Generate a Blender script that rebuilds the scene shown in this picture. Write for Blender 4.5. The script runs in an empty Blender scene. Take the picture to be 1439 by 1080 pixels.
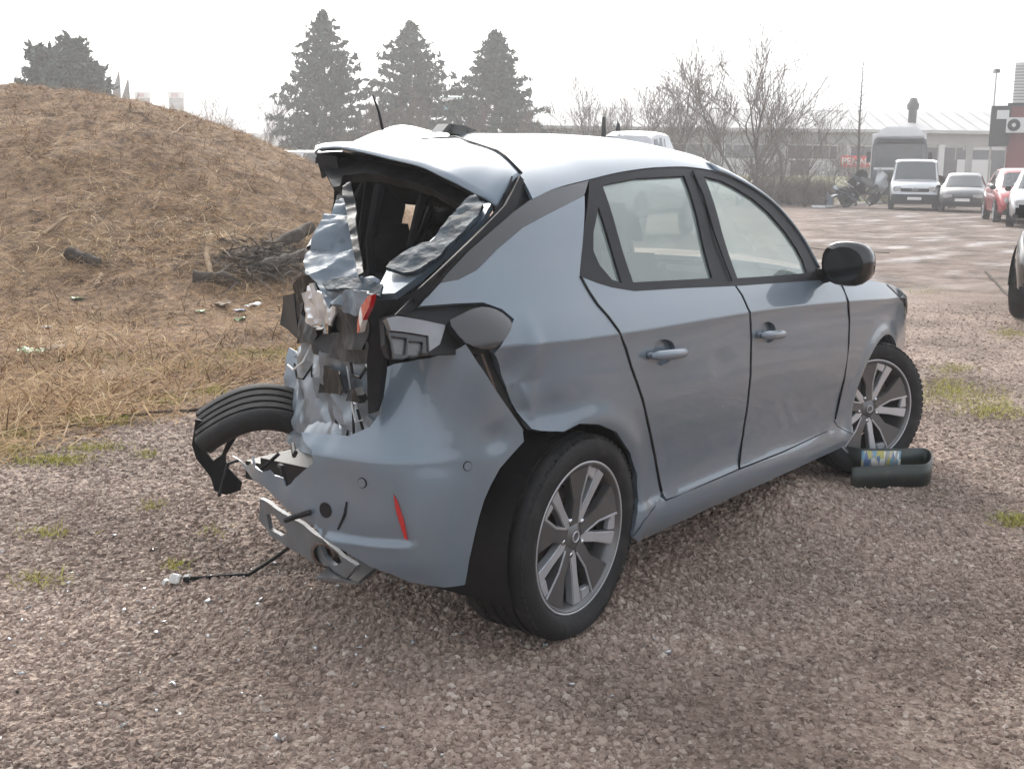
import bpy, bmesh, math, random
import numpy as np
from mathutils import Vector, Matrix, Euler
from mathutils.geometry import delaunay_2d_cdt
R = math.radians
scene = bpy.context.scene
COL = scene.collection

# ------------------------------------------------------------------ camera
CAM = np.array([-2.9025, -2.6847, 1.3621])
YAW, PIT, ROLL = 0.62728, 0.17594, 0.01240
FPX = 1697.93
_fw = np.array([math.cos(YAW)*math.cos(PIT), math.sin(YAW)*math.cos(PIT), -math.sin(PIT)])
_r = np.array([math.sin(YAW), -math.cos(YAW), 0.0]); _u = np.cross(_r, _fw)
_R2 = math.cos(ROLL)*_r + math.sin(ROLL)*_u; _U2 = -math.sin(ROLL)*_r + math.cos(ROLL)*_u
cd = bpy.data.cameras.new('camera'); cam = bpy.data.objects.new('camera', cd); COL.objects.link(cam)
m = Matrix.Identity(4)
for i in range(3):
    m[i][0] = _R2[i]; m[i][1] = _U2[i]; m[i][2] = -_fw[i]; m[i][3] = CAM[i]
cam.matrix_world = m
cd.sensor_width = 36.0; cd.lens = FPX / 1439.0 * 36.0; cd.clip_start = 0.05; cd.clip_end = 2000
scene.camera = cam

# ------------------------------------------------------------------ sky, sun, exposure
SUN_AZ, SUN_EL = R(50), R(34)
w = bpy.data.worlds.new('World'); scene.world = w; w.use_nodes = True
nt = w.node_tree; nt.nodes.clear()
sky = nt.nodes.new('ShaderNodeTexSky'); sky.sky_type = 'NISHITA'; sky.sun_disc = False
sky.sun_elevation = SUN_EL; sky.sun_rotation = R(90) - SUN_AZ
sky.air_density = 1.0; sky.dust_density = 8.0; sky.ozone_density = 1.0
hs = nt.nodes.new('ShaderNodeHueSaturation'); hs.inputs['Saturation'].default_value = 0.30
hs.inputs['Value'].default_value = 1.0
mixw = nt.nodes.new('ShaderNodeMixRGB'); mixw.inputs[0].default_value = 0.36
mixw.inputs[2].default_value = (9.6, 10.3, 11.2, 1)
bg_ = nt.nodes.new('ShaderNodeBackground'); bg_.inputs['Strength'].default_value = 0.15
out = nt.nodes.new('ShaderNodeOutputWorld')
nt.links.new(sky.outputs[0], hs.inputs['Color']); nt.links.new(hs.outputs[0], mixw.inputs[1])
nt.links.new(mixw.outputs[0], bg_.inputs[0]); nt.links.new(bg_.outputs[0], out.inputs[0])
sl = bpy.data.lights.new('sun', 'SUN'); sl.energy = 1.2; sl.angle = R(20); sl.color = (1.0, 0.955, 0.89)
so = bpy.data.objects.new('sun', sl); COL.objects.link(so)
sd = Vector((math.cos(SUN_EL)*math.cos(SUN_AZ), math.cos(SUN_EL)*math.sin(SUN_AZ), math.sin(SUN_EL)))
so.rotation_euler = sd.to_track_quat('Z', 'Y').to_euler(); so.location = sd * 50
scene.view_settings.view_transform = 'Standard'; scene.view_settings.look = 'None'
scene.view_settings.exposure = 0.70; scene.view_settings.gamma = 1.0
scene.view_settings.use_curve_mapping = False
scene.cycles.use_denoising = True
try: scene.cycles.denoiser = 'OPENIMAGEDENOISE'
except Exception: pass
scene.cycles.max_bounces = 8; scene.cycles.transparent_max_bounces = 16; scene.cycles.volume_bounces = 2
scene.cycles.caustics_reflective = False; scene.cycles.caustics_refractive = False
scene.cycles.sample_clamp_indirect = 6.0

# ------------------------------------------------------------------ geometry of the place
FH = np.array([math.cos(YAW), math.sin(YAW)]); RH = np.array([math.sin(YAW), -math.cos(YAW)])
def ray(px, py): return _fw + _R2*(px-720.0)/FPX + _U2*(540.0-py)/FPX
def world(px, py, d):            # the point d metres ahead (level distance) on a line of sight
    r = ray(px, py); return CAM + r * (d / (r[0]*FH[0] + r[1]*FH[1]))
def ld(x, y):                    # level coordinates: l to the right, d ahead of where the photographer stands
    dx = np.asarray(x) - CAM[0]; dy = np.asarray(y) - CAM[1]
    return dx*RH[0] + dy*RH[1], dx*FH[0] + dy*FH[1]
def xy(l, d): return CAM[0] + RH[0]*l + FH[0]*d, CAM[1] + RH[1]*l + FH[1]*d

# ------------------------------------------------------------------ helpers
def tag(o, label=None, cat=None, group=None, kind=None):
    if label: o['label'] = label
    if cat: o['category'] = cat
    if group: o['group'] = group
    if kind: o['kind'] = kind
    return o
def empty(name, loc=(0,0,0), rz=0.0, parent=None):
    o = bpy.data.objects.new(name, None); COL.objects.link(o); o.location = loc
    o.rotation_euler = (0, 0, rz); o.empty_display_size = .1
    if parent: o.parent = parent
    return o
def mobj(name, v, f, mat, parent=None, smooth=False, nrm=None, loc=None, rot=None):
    me = bpy.data.meshes.new(name)
    me.from_pydata([tuple(map(float, p)) for p in v], [], [tuple(map(int, q)) for q in f])
    me.update()
    if smooth: me.polygons.foreach_set('use_smooth', [True]*len(me.polygons))
    if nrm is not None: me.normals_split_custom_set_from_vertices([tuple(map(float, n)) for n in nrm])
    if mat:
        for mm in (mat if isinstance(mat, (list, tuple)) else [mat]): me.materials.append(mm)
    o = bpy.data.objects.new(name, me); COL.objects.link(o)
    if parent: o.parent = parent
    if loc is not None: o.location = loc
    if rot is not None: o.rotation_euler = rot
    return o
def fast_mesh(name, V, F, mat, parent=None, smooth=False, col=None):   # big numpy meshes; F is (n,3) or (n,4)
    V = np.asarray(V, np.float32); F = np.asarray(F, np.int32)
    me = bpy.data.meshes.new(name); k = F.shape[1]
    me.vertices.add(len(V)); me.vertices.foreach_set('co', V.ravel())
    me.loops.add(F.size); me.loops.foreach_set('vertex_index', F.ravel())
    me.polygons.add(len(F)); me.polygons.foreach_set('loop_start', np.arange(0, F.size, k, dtype=np.int32))
    me.polygons.foreach_set('loop_total', np.full(len(F), k, np.int32))
    if smooth: me.polygons.foreach_set('use_smooth', np.ones(len(F), bool))
    me.update(calc_edges=True); me.validate()
    if col is not None:
        a = me.attributes.new('tint', 'FLOAT', 'POINT'); a.data.foreach_set('value', np.asarray(col, np.float32))
    if mat: me.materials.append(mat)
    o = bpy.data.objects.new(name, me); COL.objects.link(o)
    if parent: o.parent = parent
    return o
class MB:                         # collects simple shapes into one mesh
    def __init__(s): s.v = []; s.f = []
    def add(s, v, f):
        b = len(s.v); s.v += [tuple(p) for p in v]; s.f += [tuple(b+i for i in q) for q in f]; return s
    def box(s, c, d, rz=0, M=None, taper=1.0):
        q = []
        for z in (-.5, .5):
            k = taper if z > 0 else 1
            for x, y in ((-.5,-.5),(.5,-.5),(.5,.5),(-.5,.5)): q.append(Vector((x*d[0]*k, y*d[1]*k, z*d[2])))
        A = M if M is not None else Matrix.Rotation(rz, 3, 'Z')
        q = [A @ p + Vector(c) for p in q]
        return s.add(q, [(3,2,1,0),(4,5,6,7),(0,1,5,4),(1,2,6,5),(2,3,7,6),(3,0,4,7)])
    def tube(s, pts, rad, n=6, cap=True):
        pts = [Vector(p) for p in pts]
        rad = rad if isinstance(rad, (list, tuple)) else [rad]*len(pts)
        b = len(s.v); up = Vector((0.13, .21, 1))
        for i, p in enumerate(pts):
            t = (pts[min(i+1, len(pts)-1)] - pts[max(i-1, 0)]).normalized()
            a = t.cross(up)
            if a.length < 1e-3: a = t.cross(Vector((1, 0, 0)))
            a.normalize(); c = t.cross(a)
            for k in range(n):
                th = 2*math.pi*k/n; s.v.append(tuple(p + (a*math.cos(th) + c*math.sin(th))*rad[i]))
        for i in range(len(pts)-1):
            for k in range(n):
                k2 = (k+1) % n; s.f.append((b+i*n+k, b+i*n+k2, b+(i+1)*n+k2, b+(i+1)*n+k))
        if cap:
            s.f.append(tuple(b+k for k in reversed(range(n)))); e = b+(len(pts)-1)*n; s.f.append(tuple(e+k for k in range(n)))
        return s
    def lathe(s, prof, n=32, M=None, close=False):          # profile (radius, axial) about the local Y axis
        b = len(s.v); M = M or Matrix.Identity(4); k = len(prof)
        for i in range(n):
            th = 2*math.pi*i/n
            for r_, a_ in prof: s.v.append(tuple(M @ Vector((r_*math.cos(th), a_, r_*math.sin(th)))))
        for i in range(n):
            j = (i+1) % n
            for q in range(k-1 if not close else k):
                q2 = (q+1) % k; s.f.append((b+i*k+q, b+i*k+q2, b+j*k+q2, b+j*k+q))
        return s
    def prism(s, poly, axis, a0, a1):                        # extrude a 2D polygon along an axis
        n = len(poly); vs = []
        for a in (a0, a1):
            for p, q in poly:
                vs.append({'x': (a, p, q), 'y': (p, a, q), 'z': (p, q, a)}[axis])
        fs = [tuple(range(n)), tuple(range(2*n-1, n-1, -1))] + [(i, i+n, (i+1) % n + n, (i+1) % n) for i in range(n)]
        return s.add(vs, fs)
    def obj(s, name, mat, parent=None, smooth=False, bevel=0, loc=None, rot=None, fix=True):
        o = mobj(name, s.v, s.f, mat, parent, smooth, loc=loc, rot=rot)
        if fix:
            bm = bmesh.new(); bm.from_mesh(o.data); bmesh.ops.recalc_face_normals(bm, faces=bm.faces)
            if bevel > 0:
                bmesh.ops.bevel(bm, geom=[e for e in bm.edges if e.is_manifold and e.calc_face_angle(0) > .5], offset=bevel, segments=2, affect='EDGES', clamp_overlap=True)
            bm.to_mesh(o.data); bm.free()
            if smooth: o.data.polygons.foreach_set('use_smooth', [True]*len(o.data.polygons))
        return o
def smooth_by_angle(o, ang=40):
    me = o.data; me.polygons.foreach_set('use_smooth', [True]*len(me.polygons))
    bm = bmesh.new(); bm.from_mesh(me)
    for e in bm.edges: e.smooth = not (e.is_manifold and e.calc_face_angle(0) > R(ang))
    bm.to_mesh(me); bm.free(); return o
def copy_tree(o, parent=None):
    c = o.copy(); COL.objects.link(c); c.parent = parent
    for ch in list(o.children): copy_tree(ch, c)
    return c

# ---- value noise, for shaping meshes
_rs = np.random.RandomState(7); _tab = _rs.rand(64, 64, 64)
def vnoise(x, y, z=0.0):
    x, y, z = np.broadcast_arrays(np.asarray(x, float), np.asarray(y, float), np.asarray(z, float))
    i = np.floor(x).astype(int); j = np.floor(y).astype(int); k = np.floor(z).astype(int)
    a, b, c = x-i, y-j, z-k
    a = a*a*(3-2*a); b = b*b*(3-2*b); c = c*c*(3-2*c); T = lambda p, q, s: _tab[p & 63, q & 63, s & 63]
    r0 = (T(i,j,k)*(1-a)+T(i+1,j,k)*a)*(1-b) + (T(i,j+1,k)*(1-a)+T(i+1,j+1,k)*a)*b
    r1 = (T(i,j,k+1)*(1-a)+T(i+1,j,k+1)*a)*(1-b) + (T(i,j+1,k+1)*(1-a)+T(i+1,j+1,k+1)*a)*b
    return (r0*(1-c)+r1*c)*2-1
def fbm(x, y, z=0.0, o=4):
    s = 0; a = .5; f = 1.0
    for i in range(o): s = s + a*vnoise(np.asarray(x)*f+i*17.3, np.asarray(y)*f+i*5.1, np.asarray(z)*f+i*9.7); a *= .5; f *= 2.03
    return s

# ------------------------------------------------------------------ materials
def mat_new(name):
    m = bpy.data.materials.new(name); m.use_nodes = True
    return m, m.node_tree, m.node_tree.nodes['Principled BSDF']
def simple(name, col, rough=.6, metal=0.0, coat=0.0, spec=.5, var=.12, scale=6.0, bump=0.0, bscale=60.0, dirt=None, emis=None):
    m, t, b = mat_new(name); N = t.nodes; L = t.links
    b.inputs['Roughness'].default_value = rough; b.inputs['Metallic'].default_value = metal
    b.inputs['Coat Weight'].default_value = coat; b.inputs['Coat Roughness'].default_value = .04
    b.inputs['Specular IOR Level'].default_value = spec
    tc = N.new('ShaderNodeTexCoord'); no = N.new('ShaderNodeTexNoise'); no.inputs['Scale'].default_value = scale
    no.inputs['Detail'].default_value = 6; L.new(tc.outputs['Object'], no.inputs['Vector'])
    cr = N.new('ShaderNodeValToRGB')
    lo = [c*(1-var) for c in col]; hi = [min(1, c*(1+var)) for c in col]
    cr.color_ramp.elements[0].position = .3; cr.color_ramp.elements[1].position = .7
    cr.color_ramp.elements[0].color = (*lo, 1); cr.color_ramp.elements[1].color = (*hi, 1)
    L.new(no.outputs['Fac'], cr.inputs[0]); src = cr.outputs[0]
    if dirt:
        n2 = N.new('ShaderNodeTexNoise'); n2.inputs['Scale'].default_value = dirt[1]; n2.inputs['Detail'].default_value = 8
        n2.inputs['Roughness'].default_value = .7; L.new(tc.outputs['Object'], n2.inputs['Vector'])
        r2 = N.new('ShaderNodeValToRGB'); r2.color_ramp.elements[0].position = dirt[2]; r2.color_ramp.elements[1].position = dirt[3]
        L.new(n2.outputs['Fac'], r2.inputs[0]); mx = N.new('ShaderNodeMixRGB'); mx.inputs[2].default_value = (*dirt[0], 1)
        L.new(r2.outputs[0], mx.inputs[0]); L.new(src, mx.inputs[1]); src = mx.outputs[0]
    L.new(src, b.inputs['Base Color'])
    if bump > 0:
        n3 = N.new('ShaderNodeTexNoise'); n3.inputs['Scale'].default_value = bscale; n3.inputs['Detail'].default_value = 4
        L.new(tc.outputs['Object'], n3.inputs['Vector'])
        bp = N.new('ShaderNodeBump'); bp.inputs['Strength'].default_value = bump; bp.inputs['Distance'].default_value = .01
        L.new(n3.outputs['Fac'], bp.inputs['Height']); L.new(bp.outputs[0], b.inputs['Normal'])
    if emis: b.inputs['Emission Color'].default_value = (*emis[0], 1); b.inputs['Emission Strength'].default_value = emis[1]
    return m
def glass_mat(name, tint, refl=1.0, rough=.02, fog=0.0, fogcol=(.6,.65,.63)):
    m, t, b = mat_new(name); N = t.nodes; L = t.links; N.remove(b)
    tr = N.new('ShaderNodeBsdfTransparent'); tr.inputs[0].default_value = (*tint, 1)
    gl = N.new('ShaderNodeBsdfGlossy'); gl.inputs['Roughness'].default_value = rough; gl.inputs['Color'].default_value = (refl, refl, refl, 1)
    df = N.new('ShaderNodeBsdfDiffuse'); df.inputs[0].default_value = (*fogcol, 1)
    fr = N.new('ShaderNodeFresnel'); fr.inputs['IOR'].default_value = 1.52
    m1 = N.new('ShaderNodeMixShader'); no = N.new('ShaderNodeTexNoise'); no.inputs['Scale'].default_value = 1.6
    no.inputs['Detail'].default_value = 3
    tc = N.new('ShaderNodeTexCoord'); L.new(tc.outputs['Object'], no.inputs['Vector'])
    mul = N.new('ShaderNodeMath'); mul.operation = 'MULTIPLY'; mul.inputs[1].default_value = fog*2
    L.new(no.outputs['Fac'], mul.inputs[0])
    L.new(mul.outputs[0], m1.inputs[0]); L.new(tr.outputs[0], m1.inputs[1]); L.new(df.outputs[0], m1.inputs[2])
    m2 = N.new('ShaderNodeMixShader'); L.new(fr.outputs[0], m2.inputs[0]); L.new(m1.outputs[0], m2.inputs[1]); L.new(gl.outputs[0], m2.inputs[2])
    L.new(m2.outputs[0], N['Material Output'].inputs['Surface'])
    return m
def tint_mat(name, stops, rough=.9, bump=0.0):         # colour picked per blade / twig by the 'tint' attribute
    m, t, b = mat_new(name); N = t.nodes; L = t.links
    at = N.new('ShaderNodeAttribute'); at.attribute_name = 'tint'
    cr = N.new('ShaderNodeValToRGB'); e = cr.color_ramp.elements
    while len(e) < len(stops): e.new(.5)
    for i, (p, c) in enumerate(stops): e[i].position = p; e[i].color = (*c, 1)
    L.new(at.outputs['Fac'], cr.inputs[0]); L.new(cr.outputs[0], b.inputs['Base Color'])
    b.inputs['Roughness'].default_value = rough; b.inputs['Specular IOR Level'].default_value = .25
    return m
def paint(name, col, metal=.35, rough=.32, droplets=True, dirt=.25):
    m, t, b = mat_new(name); N = t.nodes; L = t.links
    tc = N.new('ShaderNodeTexCoord')
    n1 = N.new('ShaderNodeTexNoise'); n1.inputs['Scale'].default_value = 3; n1.inputs['Detail'].default_value = 9; n1.inputs['Roughness'].default_value = .65
    L.new(tc.outputs['Object'], n1.inputs['Vector'])
    cr = N.new('ShaderNodeValToRGB'); cr.color_ramp.elements[0].position = .45; cr.color_ramp.elements[1].position = .8
    cr.color_ramp.elements[0].color = (0, 0, 0, 1); cr.color_ramp.elements[1].color = (dirt, dirt, dirt, 1)
    L.new(n1.outputs['Fac'], cr.inputs[0])
    mx = N.new('ShaderNodeMixRGB'); mx.inputs[1].default_value = (*col, 1); mx.inputs[2].default_value = (.20, .18, .155, 1)
    L.new(cr.outputs[0], mx.inputs[0]); L.new(mx.outputs[0], b.inputs['Base Color'])
    b.inputs['Metallic'].default_value = metal; b.inputs['Roughness'].default_value = rough
    b.inputs['Coat Weight'].default_value = 1.0; b.inputs['Coat IOR'].default_value = 1.5
    rr = N.new('ShaderNodeMapRange'); rr.inputs[1].default_value = .4; rr.inputs[2].default_value = .8; rr.inputs[3].default_value = .015; rr.inputs[4].default_value = .07
    L.new(n1.outputs['Fac'], rr.inputs[0]); L.new(rr.outputs[0], b.inputs['Coat Roughness'])
    n2 = N.new('ShaderNodeTexNoise'); n2.inputs['Scale'].default_value = 1.8; L.new(tc.outputs['Object'], n2.inputs['Vector'])
    bp = N.new('ShaderNodeBump'); bp.inputs['Strength'].default_value = .03; bp.inputs['Distance'].default_value = .01
    L.new(n2.outputs['Fac'], bp.inputs['Height'])
    last = bp
    if droplets:
        vo = N.new('ShaderNodeTexVoronoi'); vo.inputs['Scale'].default_value = 95; L.new(tc.outputs['Object'], vo.inputs['Vector'])
        mr = N.new('ShaderNodeMapRange'); mr.inputs[1].default_value = .16; mr.inputs[2].default_value = .0; L.new(vo.outputs['Distance'], mr.inputs[0])
        bp2 = N.new('ShaderNodeBump'); bp2.inputs['Strength'].default_value = .08; bp2.inputs['Distance'].default_value = .002
        L.new(mr.outputs[0], bp2.inputs['Height']); L.new(bp.outputs[0], bp2.inputs['Normal']); last = bp2
    L.new(last.outputs[0], b.inputs['Normal']); L.new(last.outputs[0], b.inputs['Coat Normal'])
    return m
M = {}
M['paint'] = paint('grey_paint', (.130, .168, .208), metal=.22, rough=.42)
M['paint_inner'] = simple('grey_primer_paint', (.20, .235, .27), rough=.42, metal=.2, coat=.4, var=.2, dirt=((.10,.09,.08), 7, .5, .75))
M['black_gloss'] = simple('gloss_black_trim', (.006, .006, .007), rough=.14, coat=.6, var=.2)
M['black'] = simple('black_plastic', (.007, .007, .008), rough=.5, spec=.3, var=.25, bump=.1, bscale=200, dirt=((.035,.03,.026), 14, .58, .9))
M['rubber'] = simple('black_rubber', (.006, .006, .007), rough=.55, spec=.2, var=.3, scale=9, dirt=((.04,.035,.03), 10, .58, .9))
M['tyre'] = simple('tyre_rubber', (.011, .011, .012), rough=.66, spec=.35, var=.3, scale=7, bump=.15, bscale=90, dirt=((.055,.048,.042), 9, .52, .85))
M['interior'] = simple('dark_cloth', (.008, .008, .009), rough=.9, spec=.1, var=.3, bump=.2, bscale=150)
M['liner'] = simple('grey_headliner', (.10, .10, .10), rough=.95, var=.1)
M['glass'] = glass_mat('green_window_glass', (.74, .80, .76), fog=.34, fogcol=(.56,.65,.60))
M['glass_dark'] = glass_mat('smoked_glass', (.20, .20, .21), fog=.1, fogcol=(.06,.06,.065))
M['crazed'] = simple('crushed_laminated_glass', (.035, .048, .060), rough=.6, spec=.2, var=.6, scale=22, bump=.4, bscale=70, dirt=((.09,.12,.14), 30, .6, .75))
M['chrome'] = simple('chrome_reflector', (.55, .56, .58), rough=.18, metal=1.0, var=.25, scale=25)
M['rim_dark'] = simple('anthracite_alloy', (.13, .13, .135), rough=.40, metal=.6, coat=.4, var=.25, dirt=((.13,.11,.09), 12, .5, .8))
M['rim_silver'] = simple('machined_alloy', (.56, .57, .60), rough=.36, metal=.6, coat=.3, var=.12, dirt=((.28,.26,.24), 12, .6, .9))
M['steel'] = simple('rusty_steel', (.14, .12, .11), rough=.55, metal=.7, var=.3, dirt=((.12,.06,.03), 14, .45, .7))
M['red_lens'] = simple('red_reflector', (.42, .008, .012), rough=.15, coat=.8, var=.15)
M['white_plastic'] = simple('white_plastic', (.72, .72, .70), rough=.5, var=.1, dirt=((.25,.22,.18), 30, .5, .8))
M['grey_plastic'] = simple('grey_plastic', (.024, .027, .031), rough=.5, var=.25, spec=.2)
M['frame'] = simple('satin_black_frame', (.013, .012, .014), rough=.5, spec=.2, var=.2, dirt=((.04,.038,.035), 20, .6, .9))
M['lens_smoke'] = simple('smoked_lens', (.018, .016, .019), rough=.06, coat=.6, var=.15, bump=.10, bscale=160)
M['chrome_dull'] = simple('silver_reflector_plastic', (.20, .20, .205), rough=.3, metal=.6, var=.2)
M['cell'] = simple('ribbed_lamp_cell', (.10, .095, .095), rough=.25, metal=.3, coat=.5, var=.2, scale=30)
M['valance'] = simple('grey_valance', (.12, .13, .14), rough=.5, var=.15, dirt=((.10,.09,.08), 9, .5, .8))
M['paint_wreck'] = simple('scuffed_grey_paint', (.125, .156, .186), rough=.58, metal=.0, coat=.08, var=.25, scale=9, dirt=((.03,.03,.032), 11, .55, .7))
M['lamp_foil'] = simple('broken_lamp_reflector', (.62, .63, .65), rough=.28, metal=.35, coat=.6, var=.35, scale=18)
M['log_wire'] = simple('brown_cable', (.09, .05, .03), rough=.6)
# ---- body surfaces of the wrecked car (car frame: x forward, y left, z up, origin under the rear axle) ----
def pchip(xs, ys):
    xs = np.asarray(xs, float); ys = np.asarray(ys, float)
    h = np.diff(xs); d = np.diff(ys) / h
    m = np.zeros_like(ys)
    for i in range(1, len(xs) - 1):
        if d[i-1] * d[i] > 0:
            w1 = 2*h[i] + h[i-1]; w2 = h[i] + 2*h[i-1]
            m[i] = (w1 + w2) / (w1 / d[i-1] + w2 / d[i])
    m[0] = d[0]; m[-1] = d[-1]
    def f(x):
        x = np.clip(np.asarray(x, float), xs[0], xs[-1])
        i = np.clip(np.searchsorted(xs, x) - 1, 0, len(h) - 1)
        t = (x - xs[i]) / h[i]
        return ((1+2*t)*(1-t)**2*ys[i] + t*(1-t)**2*h[i]*m[i] + t*t*(3-2*t)*ys[i+1] + t*t*(t-1)*h[i]*m[i+1])
    return f
ZC = pchip([-.5, .2, 1.05, 2.0, 2.6, 3.3], [.905, .888, .876, .838, .80, .76])
W_UP = pchip([0, .012, .05, .11, .22, .37, .48, .56], [.868, .862, .842, .806, .748, .678, .612, .54])
W_DN = pchip([0, .012, .05, .12, .2, .32, .42, .5, .55, .58, .62, .66, .72], [.868, .8665, .865, .867, .868, .858, .845, .840, .843, .853, .856, .848, .815])
PLAN = pchip([-.9, -.7, -.5, -.3, 0, .3, .8, 1.4, 2.0, 2.4, 2.8, 3.05, 3.2, 3.3], [.80, .865, .915, .955, .988, .998, 1, 1, .998, .985, .945, .89, .83, .76])
def side_y(x, z):
    x = np.asarray(x, float); z = np.asarray(z, float)
    zc = ZC(x)
    w = np.where(z >= zc, W_UP(z - zc), W_DN(zc - z))
    for xc in (0.0, 2.50):
        rr = np.hypot(x - xc, z - .31)
        w = w + .013 * np.exp(-((rr - .335) / .045) ** 2)
    return -w * PLAN(x)
BT = [0, .15, .32, .47, .63, .85, 1.11, 1.40, 1.57]
BX = pchip(BT, [-.29, -.44, -.58, -.665, -.69, -.67, -.58, -.44, -.34])
BY = pchip(BT, [-.838, -.815, -.735, -.60, -.45, -.24, .0, .25, .39])
BO = pchip([.2, .26, .30, .36, .45, .55, .612, .622, .65, .70, .80, .92], [-.075, -.045, -.02, 0, .004, -.002, -.004, -.010, -.035, -.075, -.125, -.16])
BS = pchip([0, .12, .22, .35, .45, 1.6], [.0, .08, .2, .8, 1, 1])
def bump_s(t, z):
    t = np.asarray(t, float); e = 1e-3
    dx = BX(t + e) - BX(t - e); dy = BY(t + e) - BY(t - e)
    l = np.hypot(dx, dy) + 1e-9
    nx, ny = -dy / l, dx / l          # outward
    s = np.where(nx * 0 + (nx * -1 + ny * -.0) >= 0, 1, 1)
    zs = np.clip((np.asarray(z, float)-.68)/.2, 0, 1)
    o = BO(z) * BS(t) + .024*np.exp(-((t-.20)/.11)**2)*zs*zs*(3-2*zs)
    return np.stack([BX(t) + nx * o, BY(t) + ny * o, np.broadcast_to(z, np.shape(t)) * 1.0], -1)
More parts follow.
